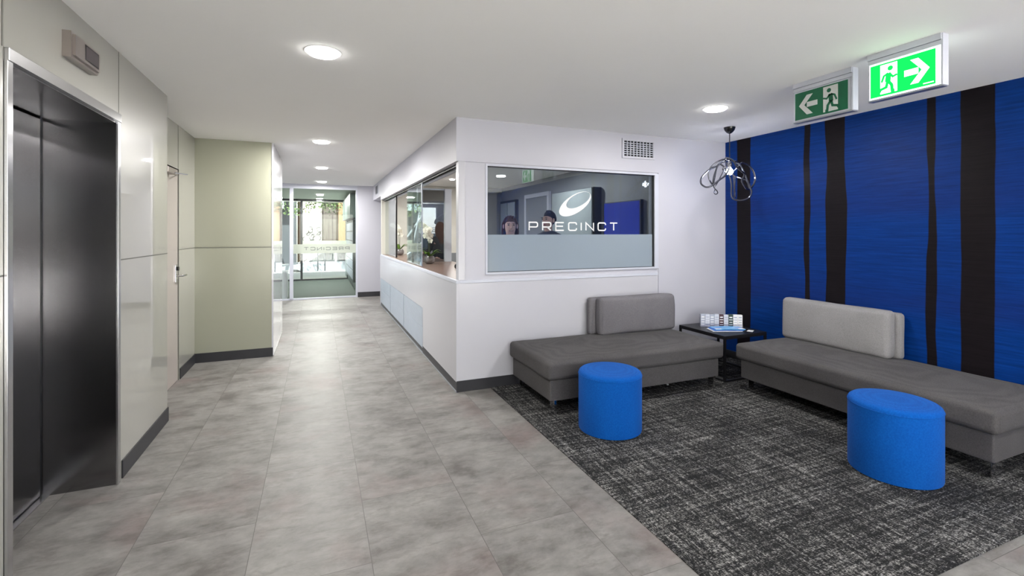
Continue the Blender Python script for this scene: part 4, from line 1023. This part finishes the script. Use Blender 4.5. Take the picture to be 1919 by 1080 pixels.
# ------------------------------------------------------------ entrance partition
FRX = -.535
pt_ = thing('entrance_partition', 'glass entrance partition in a pale metal frame', 'glass partition', (.1, PY, 0))
obj('frame', bxm((-1.78, .83, PY + .02, PY + .08, H - .10, H), (FRX - .02, FRX + .05, PY, PY + .08, .03, H - .1), (.79, .83, PY, PY + .08, 0, H - .1), (-1.78, .83, PY + .02, PY + .08, 0, .03)), M['aluw'], pt_)
obj('pane', bxm((FRX + .05, .79, PY + .045, PY + .055, .03, H - .10)), M['doorglass'], pt_)
obj('pane', bxm((-1.78, FRX - .02, PY + .045, PY + .055, .03, H - .10)), M['doorglass'], pt_)
fb = obj('frosted_band', bxm((FRX + .05, .79, PY + .041, PY + .044, .995, 1.195)), M['frostband'], pt_)
word(-.28, .66, 1.06, .075, .014, lambda x, z, dd: (x, PY + .040 - dd, z), M['greyvinyl'], fb, 'letter', mirror=True)
VY = 15.5
struct('floor_vestibule', bxm((-1.9, 2.0, PY + .05, VY + .1, -.1, .001)), M['mat'])
struct('ceiling_vestibule', bxm((-1.9, 2.0, PY + .05, 17.0, 2.46, 2.6)), M['vestc'])
struct('wall_vestibule_left', bxm((-1.9, -1.78, PY + .08, 17.0, 0, 2.5)), M['vest'])
struct('wall_vestibule_right', bxm((.87, 1.0, PY + .15, 17.0, 0, 2.5)), M['vest'])
# letterbox cabinet
lb = thing('letterbox_bank', 'bank of grey letterboxes on the right wall of the entrance', 'letterboxes', (.85, 12.9, 0))
obj('housing', bxm((.78, .868, 11.9, 14.6, .25, 1.75), bevel=.003), M['vestd'], lb)
for i in range(6):
    for j in range(6):
        obj('letterbox_door', bxm((.772, .782, 11.96 + i * .43, 12.34 + i * .43, .32 + j * .235, .52 + j * .235), bevel=.002), M['alu'], lb)
obj('hood', bxm((.70, .868, 11.7, 15.2, 1.8, 2.38), bevel=.004), M['vest'], lb)
pl = tag(obj('plinth', bxm((-1.75, -.62, PY + .12, PY + .7, .001, .60), bevel=.004), M['counterw']), 'white low plinth behind the left entrance glass', 'plinth')
# outer doors
od = thing('entrance_doors', 'outer glass double doors with vertical bar handles to the street', 'glass doors', (.2, VY, 0))
obj('frame', bxm((-1.78, .87, VY, VY + .06, 0, .045), (-.48, -.42, VY, VY + .06, .045, 2.4), (.84, .87, VY, VY + .06, .045, 2.4), (-1.78, .87, VY, VY + .06, 2.4, 2.46)), M['darkg'], od)
lf1 = obj('door_leaf', bxm((-.42, .10, VY + .02, VY + .032, .05, 2.38)), M['doorglass'], od)
lf2 = obj('door_leaf', bxm((.11, .84, VY + .02, VY + .032, .05, 2.38)), M['doorglass'], od)
obj('side_pane', bxm((-1.78, -.48, VY + .02, VY + .032, .05, 2.38)), M['doorglass'], od)
for x, p_ in ((.0, lf1), (.2, lf2)):
    bm = bmesh.new(); tube(bm, [(x, VY - .05, .28), (x, VY - .05, .98)], .018, 8); tube(bm, [(x, VY - .05, .35), (x, VY + .02, .35)], .01, 6); tube(bm, [(x, VY - .05, .9), (x, VY + .02, .9)], .01, 6); obj('handle', bm, M['alu'], p_, True)
obj('frosted_strip', bxm((-.42, .84, VY + .012, VY + .018, 1.08, 1.2)), M['frostband'], od)
for (y, nm) in ((13.4, 'inside the entrance vestibule'), (15.0, 'just inside the street doors')):
    downlight(.05, y, .09, 2.46, lab='downlight in the ceiling ' + nm, e=70)

# ------------------------------------------------------------ street
struct('ground_pavement', bxm((-14, 14, VY + .1, 19.2, -.25, -.03)), M['pave'])
struct('ground_road', bxm((-30, 30, 19.2, 36, -1.2, -.78)), M['asphalt'])
def car(name, lab, x0, L_, y0, W, z0, m, hh=1.42):
    """car parked along x, side profile extruded with shoulder inset"""
    c = thing(name, lab, 'car', (x0 + L_ / 2, y0 + W / 2, z0))
    body = [(0, .30), (.02, .58), (.12, .72), (1.05, .88), (1.2, .90), (3.5, .94), (4.2, .92), (4.38, .80), (4.40, .35), (4.2, .2), (.2, .2)]
    roof = [(1.1, .90), (1.85, 1.36), (2.3, hh), (3.0, hh - .02), (3.6, 1.26), (4.15, .93)]
    s = L_ / 4.4
    def extr(prof, ya, yb, inset):
        bm = bmesh.new(); ring = []
        for (yy, k) in ((ya + inset * 1.0, 1), (ya, 0), (yb, 0), (yb - inset, 1)):
            ring.append([bm.verts.new((x0 + a * s, (yy if k == 0 else yy), z0 + b)) for a, b in prof])
        ring = [ring[0], ring[1], ring[2], ring[3]]
        # simple slab with slightly tapered shoulders
        bm.free(); bm = bmesh.new(); zs = [b for _, b in prof]; zmin, zmax = min(zs), max(zs)
        A_ = [bm.verts.new((x0 + a * s, ya + inset * (b - zmin) / (zmax - zmin), z0 + b)) for a, b in prof]; B_ = [bm.verts.new((x0 + a * s, yb - inset * (b - zmin) / (zmax - zmin), z0 + b)) for a, b in prof]
        bm.faces.new(A_); bm.faces.new(B_[::-1]); n_ = len(A_)
        for i in range(n_): bm.faces.new((A_[i], B_[i], B_[(i + 1) % n_], A_[(i + 1) % n_]))
        bmesh.ops.bevel(bm, geom=[e for e in bm.edges], offset=.025, segments=2, affect='EDGES', clamp_overlap=True)
        return bm
    obj('body', extr(body, y0, y0 + W, .06), m, c, True)
    cab = obj('cabin', extr(roof, y0 + .07, y0 + W - .07, .22), m, c, True)
    def glassy(prof, off):
        bm = bmesh.new()
        for sgn in (0, 1):
            v_ = []
            for a, b in prof:
                yy = y0 + .07 + .22 * (b - .9) / (hh - .9) - off if sgn == 0 else y0 + W - .07 - .22 * (b - .9) / (hh - .9) + off
                v_.append(bm.verts.new((x0 + a * s, yy, z0 + b)))
            f = bm.faces.new(v_); r_ = bmesh.ops.extrude_face_region(bm, geom=[f])
            for q in r_['geom']:
                if isinstance(q, bmesh.types.BMVert): q.co.y += .012 if sgn == 0 else -.012
        return bm
    obj('side_window', glassy([(1.35, .95), (1.9, 1.31), (2.45, 1.36), (2.45, .95)], .008), M['carg'], cab)
    obj('side_window', glassy([(2.53, .95), (2.53, 1.36), (2.95, 1.34), (3.5, 1.2), (3.85, .97)], .008), M['carg'], cab)
    for wx in (.85, 3.55):
        for yy in (y0 - .01, y0 + W - .21):
            bm = bmesh.new(); tube(bm, [(x0 + wx * s, yy, z0 + .32), (x0 + wx * s, yy + .22, z0 + .32)], .32, 24); w_ = obj('wheel', bm, M['tyre'], c, True)
            bm = bmesh.new(); tube(bm, [(x0 + wx * s, yy - .005, z0 + .32), (x0 + wx * s, yy + .225, z0 + .32)], .2, 16); obj('hubcap', bm, M['alu'], w_, True)
    return c
car('parked_car', 'white car parked at the kerb outside the glass doors', -1.75, 4.4, 22.3, 1.75, -.78, M['carw'])
car('parked_car', 'silver blue car parked behind the white one, left of it', -6.6, 4.5, 22.6, 1.75, -.78, M['carb'])
car('parked_car', 'red car on the far side of the street', .3, 4.4, 28.2, 1.75, -.78, M['carr'])
# buildings across
FY = 33
b1 = thing('street_building', 'tan and brown rendered building with columns across the street', 'building', (2, FY, -.5))
zt = 8
obj('wall', bxm((-1.2, 8, FY, FY + .4, -.5, zt)), M['tan'], b1)
obj('column', bxm((-.9, .25, FY - .5, FY, -.5, zt)), M['cream'], b1, ).name = 'column'
obj('column', bxm((.3, 1.1, FY - .35, FY, -.5, zt)), M['brown'], b1)
obj('column', bxm((1.9, 2.3, FY - .5, FY, -.5, zt)), M['cream'], b1)
obj('dark_opening', bxm((2.0, 3.2, FY - .03, FY + .02, -.3, .9)), M['darkg'], b1)
obj('wall_sign', bxm((1.75, 2.9, FY - .62, FY - .52, 1.3, 2.1)), M['bluew'], b1)
bm = bmesh.new(); rg = random.Random(2)
for k in range(22):
    cx_, cz_ = rg.uniform(-.75, .1), rg.uniform(.5, 1.7); a0 = rg.uniform(0, 6)
    stroke2d(bm, [(cx_ + .13 * math.cos(a0 + q * .8) * (1 + q * .1), cz_ + .15 * math.sin(a0 + q * .8)) for q in range(4)], .05, lambda a, b, dd: (a, FY - .502 - dd, b), .004)
obj('graffiti', bm, M['darkg'], b1)
b2 = thing('street_building', 'dark shopfront with pale blue fascia left of the tan building', 'building', (-5, FY - 1, -.5))
obj('wall', bxm((-9, -1.25, FY - .6, FY, -.5, 8)), M['darkg'], b2)
obj('fascia', bxm((-9, -1.9, FY - 1.4, FY - .6, 2.9, 4.6)), M['bluew'], b2)
br_ = bmesh.new()
for (xa, za, xb, zb_) in ((-4.2, 2.8, -2.1, -.3), (-3.1, 2.8, -2.2, .2), (-4.6, 1.2, -2.6, -.4), (-3.9, 2.8, -3.5, .8), (-5.5, 2.8, -4.4, 0)):
    tube(br_, [(xa, FY - 1.2, za), (xb, FY - 1.2, zb_)], .045, 6)
obj('diagonal_brace', br_, M['alu'], b2)
# street tree
tr_ = thing('street_tree', 'leafy green tree overhanging the pavement outside', 'tree', (-.6, 20.4, -.5))
bm = bmesh.new(); tube(bm, [(-2.3, 20.3, -.5), (-2.25, 20.3, 1.5), (-2.1, 20.3, 3.2), (-1.6, 20.3, 4.2)], [.10, .09, .08, .05], 10)
for q in ((-1.3, 3.0), (.6, 3.1), (1.6, 3.4)): tube(bm, [(-2.1, 20.3, 3.2), (-1.0 + q[0] * .3, 20.3, 3.6), (q[0], 20.3 + rg.uniform(-.5, .5), q[1])], [.05, .035, .015], 7)
obj('trunk', bm, M['bark'], tr_, True)
bm = bmesh.new(); rg = random.Random(11)
cl_ = [(rg.uniform(-3.6, 2.4), 20.3 + rg.uniform(-.9, .9), rg.uniform(2.35, 3.9)) for _ in range(62)] + [(rg.uniform(-1.8, -.6), 20.3, rg.uniform(2.1, 2.5)) for _ in range(5)]
for c_ in cl_:
    for _ in range(42):
        p_ = Vector(c_) + Vector((rg.gauss(0, .2), rg.gauss(0, .2), rg.gauss(0, .13))); a = Vector((rg.uniform(-1, 1), rg.uniform(-1, 1), rg.uniform(-1, 1))).normalized() * .055; b_ = a.orthogonal().normalized() * .03
        bm.faces.new([bm.verts.new(q) for q in (p_ - a, p_ + b_, p_ + a, p_ - b_)])
o = obj('foliage', bm, M['leaf'], tr_); o['kind'] = 'stuff'

# ------------------------------------------------------------ light, world, camera
sc = bpy.context.scene
w_ = bpy.data.worlds.new('sky'); sc.world = w_; w_.use_nodes = True; nt = w_.node_tree; nt.nodes.clear()
sky = N(nt, 'ShaderNodeTexSky'); sky.sky_type = 'NISHITA'; sky.sun_disc = False; sky.sun_elevation = R(48); sky.sun_rotation = R(200)
des = N(nt, 'ShaderNodeHueSaturation', Saturation=.35); L(nt, sky.outputs[0], des.inputs['Color'])
bg = N(nt, 'ShaderNodeBackground', Strength=.4); wo = N(nt, 'ShaderNodeOutputWorld')
L(nt, des.outputs['Color'], bg.inputs[0]); L(nt, bg.outputs[0], wo.inputs[0])
sl_ = bpy.data.lights.new('sun', 'SUN'); sl_.energy = 33; sl_.color = (1, .985, .96); sl_.angle = R(1.5); so = bpy.data.objects.new('sun', sl_); C.objects.link(so)
so.rotation_euler = (R(42), 0, R(-25))
cd = bpy.data.cameras.new('camera'); co = bpy.data.objects.new('camera', cd); C.objects.link(co)
cd.sensor_width = 36; cd.lens = 36 * F / 1919; cd.shift_y = -(540 - 436) / 1919; cd.clip_start = .05; cd.clip_end = 200
co.location = (0, 0, CAMZ); co.rotation_euler = (R(90), 0, -TH)
sc.camera = co
vs_ = sc.view_settings; vs_.view_transform = 'Standard'; vs_.look = 'None'; vs_.gamma = 1; vs_.use_curve_mapping = False; vs_.exposure = 0.72
